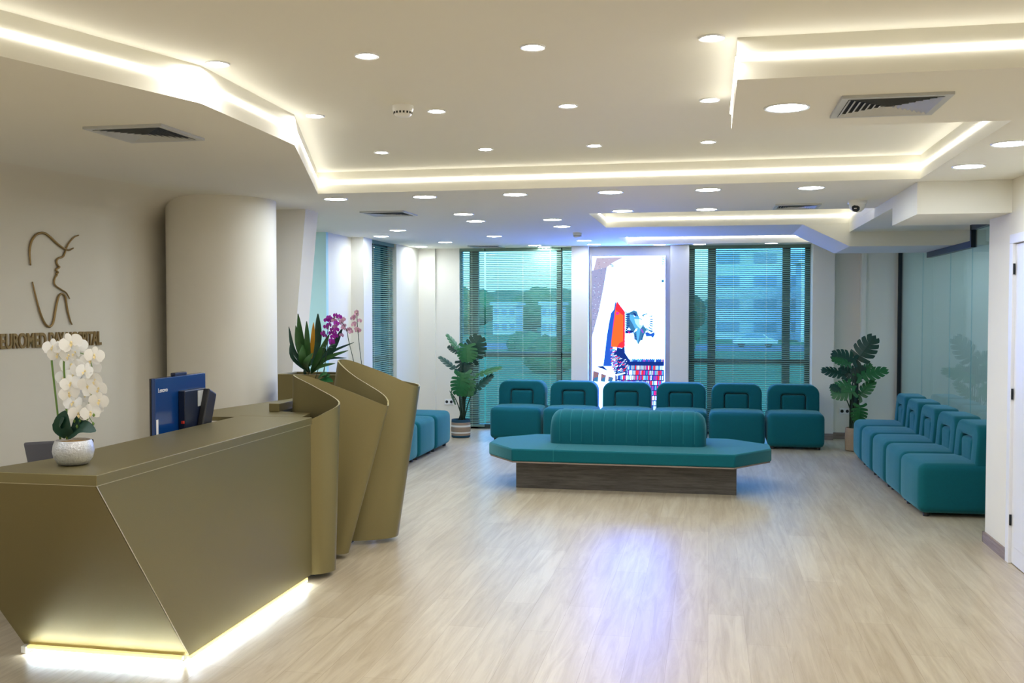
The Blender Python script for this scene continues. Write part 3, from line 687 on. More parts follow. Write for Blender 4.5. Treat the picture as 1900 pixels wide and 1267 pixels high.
# purple and pink orchids in the planter
t = thing('purple_orchid', (-2.72, 7.02, 1.12), 'purple orchid with hanging blossoms in the planter', 'plant'); L0 = Vector((-2.72, 7.02, 1.12)); YO = 7.02
st = MB(); G = lambda x, y, dy=0: px2(x, y, YO+dy)-L0
st.tube(catmull([G(585, 702), G(598, 660), (G(606, 625)), G(613, 596), G(624, 588), G(630, 592)], 5), .0028, 6)
st.tube(catmull([G(598, 700), G(604, 670), G(607, 650), G(608, 632)], 5), .0026, 6); st.tube(catmull([G(601, 700), G(603, 672), G(606, 650)], 5), .002, 6)
st.build('stems', M_stemd, t, smooth='all')
random.seed(5)
for i, (x, y) in enumerate([(611, 590), (606, 594), (616, 594), (611, 603), (605, 607), (600, 618), (603, 623), (623, 586), (629, 588), (624, 600), (622, 606), (617, 612), (624, 612), (615, 618), (622, 619), (618, 625), (623, 624), (615, 632), (616, 636), (620, 595)]):
    orchid_flower(G(x, y, random.uniform(-.04, .03)), .023, (random.uniform(-.5, .6), -1, random.uniform(-.2, .2)), M_petalk if i == 19 or i == 10 else M_petalp, M_petald, t, random.uniform(-20, 20))
for i, (b0, tp, w) in enumerate([((590, 702), (608, 693), .045), ((592, 706), (618, 708), .05), ((600, 704), (613, 697), .04), ((606, 648), (617, 645), .02), ((606, 648), (598, 645), .012), ((606, 648), (625, 638), .016)]):
    mb = MB(); a_, b_ = G(*b0, -.06), G(*tp, -.1); leaf_blade(mb, [a_, a_.lerp(b_, .5)+Vector((0, 0, .01)), b_], w, up=Vector((0, -.7, .7))); mb.build('leaf', M_leafg if i < 3 else M_leafd, t, smooth='all')
t = thing('pink_orchid', (-2.55, 7.05, 1.12), 'pale pink orchid with two upright stems behind the folded screen', 'plant'); L0 = Vector((-2.55, 7.05, 1.12))
st = MB(); G = lambda x, y, dy=0: px2(x, y, 7.05+dy)-L0
st.tube(catmull([G(659, 684), G(655, 665), G(647, 632), G(643, 612), G(634, 598), G(626, 592)], 5), .0028, 6)
st.tube(catmull([G(672, 684), G(670, 668), G(665, 625), G(663, 600), G(662, 580)], 5), .0028, 6)
st.build('stems', M_stemd, t, smooth='all')
for (x, y) in [(638, 604), (637, 609), (646, 612), (651, 616), (649, 611), (634, 622), (634, 596), (630, 600), (637, 592), (654, 591), (657, 588), (661, 584), (662, 579), (667, 595), (656, 603), (658, 600), (662, 610), (666, 613), (663, 614)]:
    orchid_flower(G(x, y, random.uniform(-.03, .03)), .019, (random.uniform(-.5, .6), -1, random.uniform(-.2, .2)), M_petalk, M_petald if random.random() < .4 else M_petalc, t, random.uniform(-20, 20))

# white orchid on the desk
PO = Vector((-2.625, 3.735, 1.0)); YW = 3.735
t = thing('potted_orchid', PO, 'white orchid in a hammered silver pot on the desk corner', 'potted plant')
MB().lathe([(.045, 0), (.062, .006), (.077, .030), (.083, .058), (.079, .085), (.071, .104), (.067, .104), (.067, .09)], n=40).build('pot', M_silver, t, smooth=50)
MB().lathe([(.001, .098), (.068, .094)], n=24, caps=False).build('moss', M_moss, t)
G = lambda x, y, dy=0: px2(x, y, YW+dy)-PO
st = MB()
st.tube(catmull([G(112, 815), G(105, 750), G(98, 690), G(96, 665), G(99, 655), G(105, 650)], 5), .0042, 7)
st.tube(catmull([G(124, 815), G(123, 750), G(119, 690), G(119, 668), G(124, 650)], 5), .0042, 7)
st.tube(catmull([G(119, 668), G(113, 664), G(110, 659)], 4), .002, 6); st.tube(catmull([G(124, 650), G(150, 655), G(165, 664), G(172, 690), G(170, 730), G(160, 762)], 5), .002, 6)
st.tube(catmull([G(143, 765), G(142, 780), G(143, 796)], 4), .0015, 5); st.tube(catmull([G(158, 765), G(166, 775), G(173, 786)], 4), .0015, 5)
for x, y in ((138, 781), (149, 780), (143, 791), (162, 777), (173, 786), (174, 770)): st.lathe([(.001, -.008), (.006, 0), (.001, .008)], G(x, y, -.03), 8, caps=False)
st.build('stems', M_stemg, t, smooth='all')
for b0, m1, tp, w in (((124, 812), (118, 790), (122, 762), .085), ((126, 812), (150, 792), (178, 800), .06), ((122, 812), (108, 790), (119, 775), .05), ((130, 806), (150, 770), (152, 765), .04)):
    mb = MB(); leaf_blade(mb, [G(*b0), G(*m1, -.03), G(*tp, -.05)], w, up=Vector((.2, -1, .5))); mb.build('leaf', M_leafd, t, smooth='all')
random.seed(11)
for i, (x, y) in enumerate([(98, 645), (107, 658), (118, 646), (132, 637), (144, 641), (140, 655), (128, 660), (175, 660), (168, 668), (132, 678), (147, 684), (136, 697), (170, 684), (121, 700), (131, 712), (158, 690), (177, 706), (150, 708), (163, 714), (183, 722), (140, 728), (171, 726), (128, 730), (158, 737), (184, 744), (136, 748), (148, 752), (172, 745), (160, 760), (176, 758), (145, 768), (168, 766)]):
    orchid_flower(G(x, y, random.uniform(-.05, .04)), .040 if i not in (3, 9) else .046, (random.uniform(-.4, .9), -1, random.uniform(-.3, .35)), M_petalw, M_petalc, t, random.uniform(-25, 25))

# ================================================================== STAFF SIDE: monitor, chair, sign
t = thing('computer_monitor', (-2.95, 5.165, .725), 'blue-backed computer monitor standing on the staff side of the desk', 'computer monitor')
MB().box(-.012, .012, -.275, .275, .10, .553).build('screen_back', M_blueplastic, t, bevel=.004)
MB().box(-.022, -.012, -.275, .275, .10, .553).build('bezel', M_black, t)
MB().box(-.02, .01, -.065, .065, .553, .572).build('webcam', M_navy, t, bevel=.004)
MB().box(.012, .055, -.04, .20, .25, .47).build('mounting_box', M_navy, t, bevel=.006)
MB().box(.055, .058, .10, .17, .37, .46).build('mount_plate', M_vent, t)
MB().obox((.075, .16, .32), (.02, 0, 0), (0, .045, -.02), (0, .05, .13)).build('neck', M_black, t, bevel=.008)
MB().box(-.09, .10, .02, .28, 0, .012).box(.02, .09, .14, .25, .012, .22).build('foot', M_black, t, bevel=.006)
MB().box(.0125, .014, -.27, -.25, .20, .33).build('spec_sticker', M_text_glint, t)
MB().tube(catmull([(.03, -.08, .12), (.05, -.06, .22), (.04, .0, .28)], 5), .004, 6).build('cable', M_black, t)
MB().box(.035, .05, -.05, -.02, .285, .30).build('cable_plug', M_red, t)
def text_mesh(body, name, m, parent, loc, mtx, size=.1, xs=1, depth=.005, bold=0, space=1):
    cu = bpy.data.curves.new('w', 'FONT'); cu.body = body; cu.size = size; cu.extrude = depth/2; cu.offset = bold*0+(.0025 if bold > .01 else 0); cu.space_character = space
    ob = bpy.data.objects.new('w', cu); C.objects.link(ob); dg = bpy.context.evaluated_depsgraph_get(); me = bpy.data.meshes.new_from_object(ob.evaluated_get(dg))
    bpy.data.objects.remove(ob); bpy.data.curves.remove(cu)
    x0 = min(v.co.x for v in me.vertices); x1 = max(v.co.x for v in me.vertices); y0 = min(v.co.y for v in me.vertices); y1 = max(v.co.y for v in me.vertices)
    w, hh = xs
    for v in me.vertices: v.co = mtx @ Vector(((v.co.x-x0)/(x1-x0)*w, (v.co.y-y0)/(y1-y0)*hh, v.co.z))
    me.materials.clear(); me.materials.append(m)
    o = bpy.data.objects.new(name, me); C.objects.link(o); o.location = loc
    if parent: o.parent = parent
    return o
RY = Matrix(((0, 0, 1), (1, 0, 0), (0, 1, 0)))   # text x -> +Y, text y -> +Z, faces +X
text_mesh('Lenovo', 'printed_word', M_text_glint, t, (.0125, -.245, .475), RY, xs=(.095, .024), depth=.001, bold=.004)
# grey chair behind the desk
t = thing('office_chair', (-3.66, 5.08, 0), 'grey office chair just behind the orchid pot', 'office chair', radians(40))
mb = MB(); mb.prism([(-.15, .70), (-.10, .62), (.10, .62), (.15, .70), (.185, .90), (-.185, .90)], -.02, .02, f=lambda x, z, y: (x, y, z)); mb.build('backrest', M_greyfab, t, bevel=.012)
MB().rblock(-.22, .22, -.42, -.02, .42, .49, .03).build('seat', M_greyfab, t, smooth='all')
MB().tube([(0, .02, .70), (0, .06, .5), (0, -.1, .42)], .015).build('back_bracket', M_black, t)
MB().lathe([(.03, .06), (.03, .42)], (0, -.2, 0), 12).build('gas_post', M_black, t)
fb = MB()
for k in range(5):
    a = 2*pi*k/5; fb.tube([(0, -.2, .08), (.26*cos(a), -.2+.26*sin(a), .05)], .014, 6); fb.lathe([(.02, 0), (.02, .045)], (.26*cos(a), -.2+.26*sin(a), 0), 10)
fb.build('star_base', M_black, t)
# gold sign on the reception wall
hd = radians(10); wd = Vector((sin(hd), cos(hd), 0)); wn_ = Vector((cos(hd), -sin(hd), 0)); W0 = Vector((-4.35, 5.5, 0))
def onwall(px, py, off=0):
    d = ray(px, py); o0 = Vector((0, 0, CAM_H)); k = wn_.dot(W0+wn_*off-o0)/wn_.dot(d); return o0+d*k
mtx = Matrix((( wd.x, 0, wn_.x), (wd.y, 0, wn_.y), (0, 1, 0)))
A_ = onwall(0, 648); B_ = onwall(187, 641.5); wdt = (B_-A_).dot(wd)
sg = thing('wall_lettering', onwall(0, 648, .004), 'gold capital lettering spelling the clinic name on the reception wall', 'wall sign')
parts = ['EUROMED', 'DAY', 'HOSPITAL']; xs = [0, .455, .628]; xe = [.425, .603, 1.0]
for wtxt, a_, e_ in zip(parts, xs, xe):
    text_mesh(wtxt, 'word', M_gold, sg, wd*(wdt*a_)+Vector((0, 0, 0)), mtx, xs=(wdt*(e_-a_), .098), depth=.018, bold=.022)
lg = thing('wall_emblem', onwall(100, 520, .004), 'gold line emblem of a face profile inside a tooth on the reception wall', 'wall sign'); LG = Vector(lg.location)
def ln(P, rr, name='emblem_line'):
    Q = catmull([onwall(x/3.958, 380+y/3.958, .010)-LG for x, y in P], 6); n_ = len(Q)
    rad = [rr*(.45+.55*sin(pi*min(1, (i+1)/n_))**.5) for i in range(n_)]
    MB().tube(Q, rad, 8).build(name, M_gold, lg, smooth='all')
ln([(225, 445), (218, 340), (235, 260), (275, 215), (325, 208), (370, 238), (420, 285), (465, 318), (505, 332), (540, 318)], .0085)
ln([(578, 223), (545, 238), (510, 275), (488, 315), (475, 355), (460, 382), (425, 395), (415, 420), (425, 445), (436, 457), (418, 470), (412, 480), (426, 496), (414, 505), (418, 515), (404, 535), (398, 570), (410, 595), (450, 622), (485, 645), (512, 690)], .0072)
ln([(238, 565), (262, 670), (295, 790), (330, 870), (365, 895), (392, 860), (410, 760), (430, 675), (455, 653), (480, 680), (495, 770), (515, 850), (530, 880)], .0078)

# ================================================================== SEATING
def make_chair(label):
    t = thing('lounge_chair', (0, 0, 0), label, 'lounge chair')
    MB().rblock(-.328, .328, -.33, .33, .028, .428, .062, puff=.012).build('seat', M_teal, t, smooth='all')
    # arch of the backrest
    P = []
    hw, zt, zb0 = .305, .735, .36
    for k in range(9): a = pi-k*pi/16; P.append((-hw+.115+.115*cos(a), zt-.115+.115*sin(a)))
    for k in range(9): a = pi/2-k*pi/16; P.append((hw-.115+.115*cos(a), zt-.115+.115*sin(a)))
    P.append((hw, zb0)); P.append((.150, zb0)); r0 = .04; iz = .625
    for k in range(6): a = k*pi/10; P.append((.150-r0+r0*cos(a), iz-r0+r0*sin(a)))
    for k in range(6): a = pi/2+k*pi/10; P.append((-.150+r0+r0*cos(a), iz-r0+r0*sin(a)))
    P.append((-.150, zb0)); P.append((-hw, zb0))
    mb = MB(); mb.prism(P, .10, .325, f=lambda x, z, y: (x, y+(z-.45)*.08, z))
    o = mb.build('backrest', M_teal, t, smooth='all', bevel=.024, seg=4); o.modifiers['bevel'].angle_limit = radians(60)
    for p in o.data.polygons: p.use_smooth = True
    MB().rblock(-.141, .141, .112, .30, .36, .612, .035).build('back_pad', M_teal, t, smooth='all')
    MB().box(-.27, .27, .20, .31, .36, .66).build('back_core', M_teal, t)
    for sx in (-1, 1):
        for sy in (-1, 1): MB().lathe([(.022, 0), (.026, .03)], (sx*.26, sy*.26, 0), 12).build('foot', M_black, t)
    return t
names6 = ['leftmost', 'second from left', 'third from left, below the display', 'fourth from left, below the display edge', 'fifth from left', 'rightmost']
proto = make_chair('teal velvet armless chair, leftmost of the back row under the windows')
y0, y1 = 12.25, 12.16
for i in range(6):
    x = -2.385+.678*i; y = 12.53-.10*i/5; lab = 'teal velvet armless chair, %s of the back row' % names6[i]; rz = -.01
    if i == 0: proto.location = (x, y, 0); proto.rotation_euler.z = rz
    else: dup(proto, (x, y, 0), rz, lab)
rlab = ['nearest chair of the right row, its dark side facing us', 'second nearest chair of the right row', 'middle chair of the right row', 'second farthest chair of the right row', 'farthest chair of the right row, next to the tan plant basket']
for i in range(5):
    yy = 8.70+.665*i; xx = 1.955-.016*i+(0, .0, -.003, 0, .02)[i]
    dup(proto, (xx, yy, 0), -pi/2+(.05, .03, .01, -.01, -.03)[i], 'teal velvet armless '+rlab[i])
llab = ['farthest chair of the left row, beside the striped plant basket', 'second farthest chair of the left row', 'third farthest chair of the left row, mostly behind the bronze screen']
for i in range(3):
    dup(proto, (-3.425-.008*i, 11.42-.665*i, 0), pi/2, 'teal velvet armless '+llab[i])

# central bench
bx, by = -.758, 9.40
t = thing('waiting_bench', (bx, by, 0), 'long teal upholstered bench with rounded channelled backrest on a dark wood base', 'bench')
MB().prism([(-1.0, -.36), (1.0, -.36), (1.0, .36), (-1.0, .36)], 0, .262).build('base', M_darkwood, t, bevel=.003)
oct_ = [(-1.0, -.56), (.98, -.56), (1.315, -.10), (1.315, .20), (.95, .56), (-.97, .56), (-1.30, .22), (-1.30, -.16)]
sh = [(x*.992, y*.985) for x, y in oct_]
MB().prism(sh, .262, .274).build('seat_board', M_brownwood, t)
o = MB().prism(oct_, .274, .388).build('seat_cushion', M_teal, t, smooth=40, bevel=.014, seg=3)
sm = MB()
for (x, y) in ((-.62, -1), ):
    sm.tube([(x, -.562, .28), (x, -.562, .386), (x, -.545, .3895), (x, -.2, .3895)], .0012, 5)
n8 = len(oct_)
for i in range(n8):
    a_, b_ = Vector(oct_[i]), Vector(oct_[(i+1) % n8]); sm.tube([(a_.x*.991, a_.y*.98, .3885), (b_.x*.991, b_.y*.98, .3885)], .0014, 5)
sm.build('seat_seams', M_tealseam, t)
# channelled backrest: rounded stadium swept with 12 shallow channels
bk = MB(); L_ = .732; nseg = 14; zz0, zz1 = .385, .705; hy = .19
XS = []
m_ = 8
for k in range(nseg):
    for j in range(m_): XS.append(-L_+2*L_*(k+j/m_)/nseg)
XS.append(L_)
def endr(x):  # height and depth shrink towards the rounded ends
    e = (abs(x)-(L_-.13))/.13; e = max(0, min(1, e)); return sqrt(max(0, 1-e*e))
ring = []
NA = 20
vs = []
for x in XS:
    f = ((x+L_)/(2*L_)*nseg) % 1.0; ch = .010*(1-abs(2*f-1)**6)-.010 if abs(abs(x)-L_) > 1e-6 else -.01
    g = endr(x); zt_ = zz0+.19+(zz1-zz0-.19)*g+ch*.7; hyy = hy*(.45+.55*g)+ch
    prof_ = [(-hyy*1.0, zz0), (-hyy*1.02, zz0+.08), (-hyy, zt_-.11)]
    for k in range(1, 8): a = pi*k/8; prof_.append((-hyy*.98*cos(a), zt_-.11+.11*sin(a)))
    prof_ += [(hyy, zt_-.11), (hyy*1.02, zz0+.08), (hyy, zz0)]
    vs += [(x, y+.06, z) for y, z in prof_]; NP = len(prof_)
bk.add(vs, [(i*NP+j, i*NP+j+1, (i+1)*NP+j+1, (i+1)*NP+j) for i in range(len(XS)-1) for j in range(NP-1)]+[tuple(range(NP)), tuple(range((len(XS)-1)*NP, len(XS)*NP))])
bk.build('backrest', M_teal, t, smooth='all')
sm = MB()
for k in range(1, nseg):
    x = -L_+2*L_*k/nseg; g = endr(x); zt_ = zz0+.19+(zz1-zz0-.19)*g-.007; hyy = hy*(.45+.55*g)-.010
    P = [(x, .06-hyy*1.02-.001, zz0+.03), (x, .06-hyy-.001, zt_-.11)]+[(x, .06-(hyy*.98+.001)*cos(pi*q/8), zt_-.11+.111*sin(pi*q/8)) for q in range(1, 5)]
    sm.tube(P, .0012, 4)
sm.build('backrest_seams', M_tealseam, t)

# wall sockets
def socket(p, label):
    t = thing('wall_socket', p, label, 'wall socket', 0)
    MB().box(-.065, .065, -.008, 0, -.04, .04).build('plate', M_white, t, bevel=.003)
    for x in (-.032, .032): MB().lathe([(.02, 0), (.02, .002)], (0, 0, 0), 16).build('outlet', M_ventdark, t); 
    for c, x in zip([c for c in t.children if c.name.startswith('outlet')], (-.032, .032)): c.rotation_euler = (pi/2, 0, 0); c.location = (x, -.008, 0)
socket((-3.56, 13.42, .37), 'white double wall socket behind the left potted plant')
socket((1.70, 13.30, .355), 'white double wall socket behind the right potted plant')

# ================================================================== DISPLAY
YS = 13.30
t = thing('display_screen', (-1.06, YS, 0), 'tall bright display with red spire picture on the window wall', 'display screen')
SX = lambda px: -1.545+(px-1100.5)*.00713+1.06
SZ = lambda py: 2.365-(py-475.5)*.00710
MB().box(SX(1100), SX(1236), .001, .06, .22, SZ(475)).build('cabinet', M_blackmetal, t)
cols = {'white': ((.36, .90, 4.3), 1.0), 'blue': ((.02, .10, .55), .16), 'sky': ((.10, .42, 1.0), .16), 'red': ((1, .03, .05), .17), 'orange': ((1, .13, .03), .17), 'stone': ((.36, .38, .62), .11), 'stone2': ((.52, .46, .60), .11),
        'magenta': ((.75, .03, .32), .16), 'navy': ((.01, .04, .28), .12), 'slate': ((.05, .20, .42), .11), 'pale': ((.55, .72, 1.0), .16), 'brown': ((.28, .16, .20), .11), 'violet': ((.30, .08, .60), .15), 'halo': ((.35, .6, 1.0), .16)}
keys = list(cols); mats = [emis('display '+k, c, SCREEN_E*s_) for k, (c, s_) in ((k, (c, s_ if k == 'white' else s_*(1.55 if k in ('stone', 'stone2', 'pale', 'brown', 'slate', 'halo') else 1.25))) for k, (c, s_) in cols.items())]
pic = MB(); lay = [0]
def poly(P, col, org=(1090, 540), sc_=10.56, d=1):
    pic.quad(*[(SX(org[0]+x/sc_), -.0006*d, SZ(org[1]+y/sc_)) for x, y in P], mi=keys.index(col))
I = ((1090, 460), 10.56); II = ((1090, 540), 10.56); III = ((1090, 640), 10.56)
poly([(1100, 475.3), (1236, 475.3), (1236, 775), (1100, 775)], 'white', (0, 0), 1, 1)
poly([(190, 190), (730, 185), (520, 290), (400, 380), (125, 470)], 'stone2', *I, d=2)
poly([(125, 440), (400, 380), (330, 800), (240, 1267), (105, 1267+500), (105, 440)], 'stone', *I, d=2.2)
random.seed(2)
for k in range(170):   # mortar-like flecks on the stone wall
    v = random.uniform(200, 1650); xr = 400-(v-380)*.18 if v > 380 else 600-(v-200)*1.0; xl = 110 if v > 450 else 190-(v-190)*.25
    if xr-xl < 30: continue
    u = random.uniform(xl, xr-22); w_ = random.uniform(8, 26); poly([(u, v), (u+w_, v+2), (u+w_, v+9), (u, v+8)], random.choice(['stone2', 'slate', 'pale', 'stone', 'brown']), *I, d=3)
poly([(460, 325), (495, 320), (540, 355), (495, 385)], 'slate', *I, d=3); poly([(475, 340), (495, 335), (520, 355), (495, 370)], 'pale', *I, d=4)
poly([(1468, 635), (1515, 635), (1515, 685), (1468, 685)], 'slate', *I, d=3)
for y_ in (205, 240, 280, 320): poly([(1470, y_), (1525, y_-12), (1525, y_), (1475, y_+14)], 'slate', *I, d=3)
poly([(590, 200), (560, 250), (540, 370), (480, 450), (440, 650), (400, 900), (360, 1267), (330, 1500), (500, 1500), (560, 500)], 'blue', *II, d=2)
poly([(595, 205), (757, 420), (757, 1100), (700, 1140), (600, 1125), (490, 1110), (490, 1000), (520, 700), (550, 450)], 'orange', *II, d=3)
poly([(595, 205), (757, 420), (740, 500), (600, 400), (565, 380)], 'red', *II, d=4)
poly([(725, 500), (757, 420), (757, 1100), (700, 1140), (600, 1125), (650, 1040), (720, 1000)], 'red', *II, d=4.2)
poly([(580, 415), (640, 430), (640, 470), (580, 480)], 'magenta', *II, d=5)
poly([(550, 450), (560, 500), (505, 900), (480, 1110), (460, 1267), (490, 1000), (520, 700)], 'magenta', *II, d=4.5)
poly([(600, 1125), (700, 1145), (750, 1090), (760, 1267), (600, 1267)], 'navy', *II, d=3)
# double-headed eagle cut-out
poly([(850, 430), (930, 388), (990, 410), (1010, 470), (1040, 540), (1090, 560), (1130, 700), (1180, 760), (1160, 820), (1130, 880), (1100, 980), (1065, 985), (1018, 1065), (980, 985), (945, 965), (930, 850), (870, 790), (770, 760), (762, 640), (762, 400), (800, 440)], 'slate', *II, d=2.5)
poly([(850, 470), (1000, 500), (1060, 560), (1060, 780), (1040, 900), (1010, 1040), (990, 960), (980, 800), (900, 640), (850, 560)], 'sky', *II, d=3)
poly([(940, 560), (1090, 570), (1110, 690), (1060, 760), (1000, 700), (960, 640)], 'halo', *II, d=4)
poly([(1040, 560), (1110, 590), (1130, 660), (1080, 690), (1040, 660)], 'white', *II, d=5)
poly([(895, 428), (960, 450), (985, 490), (965, 515), (935, 495), (940, 470)], 'navy', *II, d=4); poly([(925, 490), (965, 508), (940, 516)], 'white', *II, d=6)
for k in range(9):     # left wing feathers: white gaps, dark blades
    y_ = 440+k*42; poly([(762, y_), (800, y_+24), (850, y_+26), (850, y_+42), (800, y_+42)], 'navy', *II, d=3.2); poly([(762, y_-8), (800, y_+18), (765, y_+6)], 'white', *II, d=3.6)
for k, (x_, y_) in enumerate([(1220, 490), (1225, 545), (1220, 580), (1222, 615), (1215, 645), (1200, 690), (1150, 710), (1110, 705)]):
    hgt = 28+k*9; poly([(x_, y_), (x_+35, y_+12+k*3), (min(1310, x_+78+k*4), y_-4+k*14), (min(1310, x_+76+k*4), y_+14+k*14), (x_+35, y_+30+k*5)], 'slate', *II, d=4)
poly([(1090, 500), (1105, 470), (1200, 448), (1205, 462), (1130, 486), (1130, 520)], 'slate', *II, d=4)
poly([(1150, 830), (1200, 820), (1260, 850), (1330, 820), (1345, 860), (1305, 935), (1270, 900), (1175, 905)], 'blue', *II, d=4); poly([(1190, 760), (1230, 770), (1310, 790), (1290, 830), (1230, 800)], 'slate', *II, d=4)
poly([(1065, 750), (1090, 760), (1130, 830), (1105, 840), (1075, 790)], 'violet', *II, d=5); poly([(960, 770), (1000, 740), (990, 790), (930, 830)], 'white', *II, d=5)
poly([(762, 760), (850, 735), (820, 780), (930, 800), (900, 840), (762, 850)], 'navy', *II, d=3); poly([(800, 775), (835, 730), (870, 775)], 'white', *II, d=4)
for k in range(6): poly([(810+k*25, 810+k*28), (850+k*20, 810+k*25), (840+k*20, 850+k*24)], 'magenta', *II, d=4)
for k in range(4):
    poly([(945+k*12, 860+k*35), (985+k*6, 880+k*30), (950+k*12, 885+k*35)], 'navy', *II, d=4); poly([(1130-k*14, 850+k*35), (1085-k*6, 890+k*30), (1120-k*14, 880+k*35)], 'navy', *II, d=4)
# coloured blocks below
poly([(850, 315), (1525, 298), (1525, 1420), (500, 1420), (560, 600), (500, 300), (520, 100), (760, 180)], 'navy', *III, d=2)
cc = ['pale', 'white', 'magenta', 'violet', 'sky', 'blue', 'red', 'pale', 'magenta', 'halo', 'sky', 'violet', 'stone2']
for r_ in range(10):
    y_ = 322+r_*100-(35 if r_ == 0 else 0); h_ = 62 if r_ == 0 else 88; x_ = (850 if r_ == 0 else 800 if r_ < 3 else 600 if r_ < 5 else 560)
    while x_ < 1505:
        w_ = random.choice([16, 20, 24, 30]); poly([(x_, y_+4), (x_+w_, y_+2), (x_+w_-3, y_+h_-6), (x_-3, y_+h_)], 'blue' if r_ == 0 and random.random() < .5 else random.choice(cc), *III, d=3); x_ += w_+random.choice([3, 6, 10])
for k in range(210):
    v = random.uniform(80, 560); u = random.uniform(440+.15*(v-80), 560) if random.random() < .45 else random.uniform(500, 800); 
    if v < 160+(u-500)*.6 and u > 560: continue
    w_ = random.uniform(18, 60); poly([(u, v+14), (u+w_, v-6), (u+w_, v+9), (u, v+27)], random.choice(cc+['slate', 'blue', 'sky', 'pale']), *III, d=4)
poly([(150, 470), (180, 450), (570, 590), (560, 1420), (105, 1420), (105, 500)], 'white', *III, d=5); poly([(200, 455), (330, 440), (430, 540)], 'navy', *III, d=5)
for a_, b_ in ((125, 235), (285, 375), (430, 520)):
    poly([(a_+8, 540+(a_-125)*.33), (b_+15, 572+(a_-125)*.33), (b_-10, 760), (a_-8, 740)], 'brown', *III, d=6); poly([(a_+30, 680), (b_-5, 660), (b_-12, 758), (a_, 750)], 'slate', *III, d=6.5)
poly([(570, 605), (760, 560), (770, 590), (590, 640)], 'pale', *III, d=5)
pic.build('displayed_picture', mats, t)

# ================================================================== OUTSIDE
GZ = -2.2
M_grass = mat('park grass', (.07, .20, .06), .95, noise=.4, nscale=.2)
M_road = mat('asphalt', (.18, .19, .2), .9)
M_tree = mat('outdoor foliage', (.05, .17, .05), .95, noise=.6, nscale=.5)
M_fac = mat('pale facade', (.62, .66, .70), .8); M_fac2 = mat('off-white facade', (.75, .76, .78), .8)
M_win = mat('dark facade windows', (.26, .36, .42), .3); M_car = mat('silver car paint', (.6, .63, .68), .3, metal=.4)
tag(MB().box(-220, 260, 14.5, 420, GZ-.3, GZ).build('park_lawn', M_grass), kind='structure')
tag(MB().box(-30, 90, 96, 112, GZ, GZ+.05).build('street', M_road), kind='structure')
random.seed(21)
def blob_tree(x, y, h, w, label, conif=False):
    t = thing('leafy_tree', (x, y, GZ), label, 'tree', 0, 'trees in the park beyond the windows')
    MB().tube([(0, 0, 0), (.1, 0, h*.35), (0, 0, h*.6)], [w*.06, w*.045, w*.02], 8).build('trunk', M_trunk, t, smooth='all')
    me = bpy.data.meshes.new('crown'); bm = bmesh.new()
    for k in range(7):
        c = Vector((random.uniform(-.28, .28)*w, random.uniform(-.28, .28)*w, h*random.uniform(.45, .8)))
        r = bmesh.ops.create_icosphere(bm, subdivisions=3, radius=w*random.uniform(.22, .34))
        for v in r['verts']:
            v.co *= 1+.10*sin(v.co.x*9/w*3+k)*cos(v.co.z*11/w*3)+random.uniform(-.05, .05); v.co += c
    bm.to_mesh(me); bm.free(); me.materials.append(M_tree); o = bpy.data.objects.new('crown', me); C.objects.link(o); o.parent = t
for i, (x, y, h, w) in enumerate([(-48, 150, 5.6, 9), (-39, 158, 6, 9), (-29.5, 168, 6.2, 9), (-15.5, 150, 5.4, 8), (-6, 158, 6, 9), (-30, 92, 2.0, 4), (-15, 80, 1.7, 3.2), (-9.5, 60, 1.8, 3), (-2.3, 88, 2.2, 3.0), (19.5, 114, 2.4, 3.4), (-60, 160, 6, 10), (-24, 66, 1.6, 3)]):
    blob_tree(x, y, h, w, ('round tree beyond the lawn before the hill, ' if y > 125 else 'low bushy tree on the lawn outside, ')+['second from left', 'third from left', 'fourth from left', 'fifth from left', 'sixth from left, rightmost', 'leftmost of the low ones', 'second of the low ones', 'nearest one, behind the display', 'just left of the car', 'in front of the low white building', 'leftmost of the row', 'close one left of the hill view'][i])
hl = MB(); vs = []
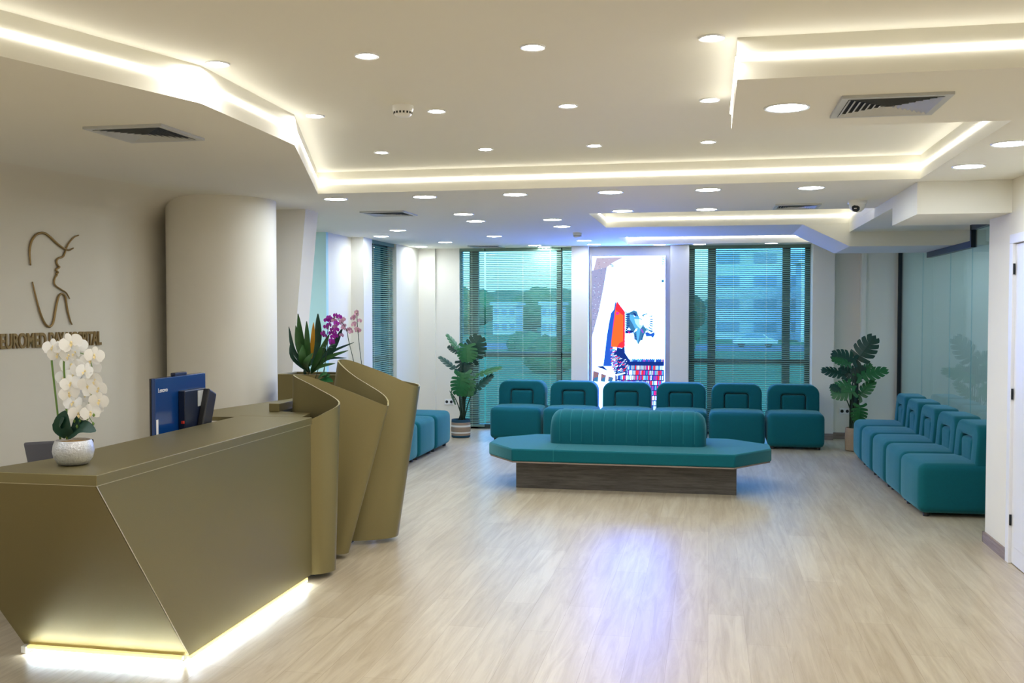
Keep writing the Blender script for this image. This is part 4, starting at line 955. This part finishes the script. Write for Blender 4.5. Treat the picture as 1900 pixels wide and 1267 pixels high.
NX = 40
for j in range(2):
    for i in range(NX+1):
        x = -120+i*3.4; vs.append((x, 200+j*60, GZ if j == 0 else GZ+7.0+2.6*sin(i*.33+.6)+.7*sin(i*1.1)))
hl.add(vs, [(i, i+1, NX+2+i, NX+1+i) for i in range(NX)]); tag(hl.build('wooded_hill', M_tree, smooth='all'), kind='structure')
def house(x, y, w, d_, h, m, label, floors=2, bays=3, name='house'):
    t = thing(name, (x, y, GZ), label, 'building')
    MB().box(-w/2, w/2, 0, d_, 0, h).build('wall', m, t); MB().box(-w/2-.4, w/2+.4, -.4, d_, h, h+.4).build('roof', M_fac2, t)
    fh = h/floors
    for f in range(floors):
        for b_ in range(bays):
            cx = -w/2+w*(b_+.5)/bays; bw = w/bays*.3; z0 = f*fh+fh*.35
            MB().box(cx-bw, cx+bw, -.12, .02, z0, z0+fh*.42).build('window', M_win, t)
    return t
house(-31, 150, 3.6, 6, 4.6, M_fac2, 'small white house among the trees seen through the left window')
house(-23.0, 145, 2.8, 6, 4.6, M_fac2, 'narrow white house among the trees near the window mullion')
house(9.5, 135, 19, 14, 24, M_fac, 'large pale apartment block behind the right window', 8, 4, 'apartment_block')
house(15, 124, 8.5, 8, 9.5, M_fac2, 'white flat building in front of the apartment block', 3, 2, 'low_building')
t = thing('parked_car', (4.5, 104, GZ+.05), 'silver car on the street beyond the right window', 'car')
MB().prism([(-2.2, .35), (2.2, .35), (2.25, .8), (1.4, .95), (.8, 1.4), (-.9, 1.42), (-1.7, .95), (-2.25, .85)], -.85, .85, f=lambda x, z, y: (x, y, z)).build('body', M_car, t, bevel=.08)
MB().prism([(1.25, .96), (.75, 1.34), (-.85, 1.36), (-1.5, .96)], -.86, .86, f=lambda x, z, y: (x, y, z)).build('side_windows', M_win, t)
for x in (-1.35, 1.35):
    for y in (-.8, .6): w_ = MB().lathe([(.33, 0), (.33, .22)], n=20).build('wheel', M_black, t); w_.rotation_euler = (-pi/2, 0, 0); w_.location = (x, y, .33)
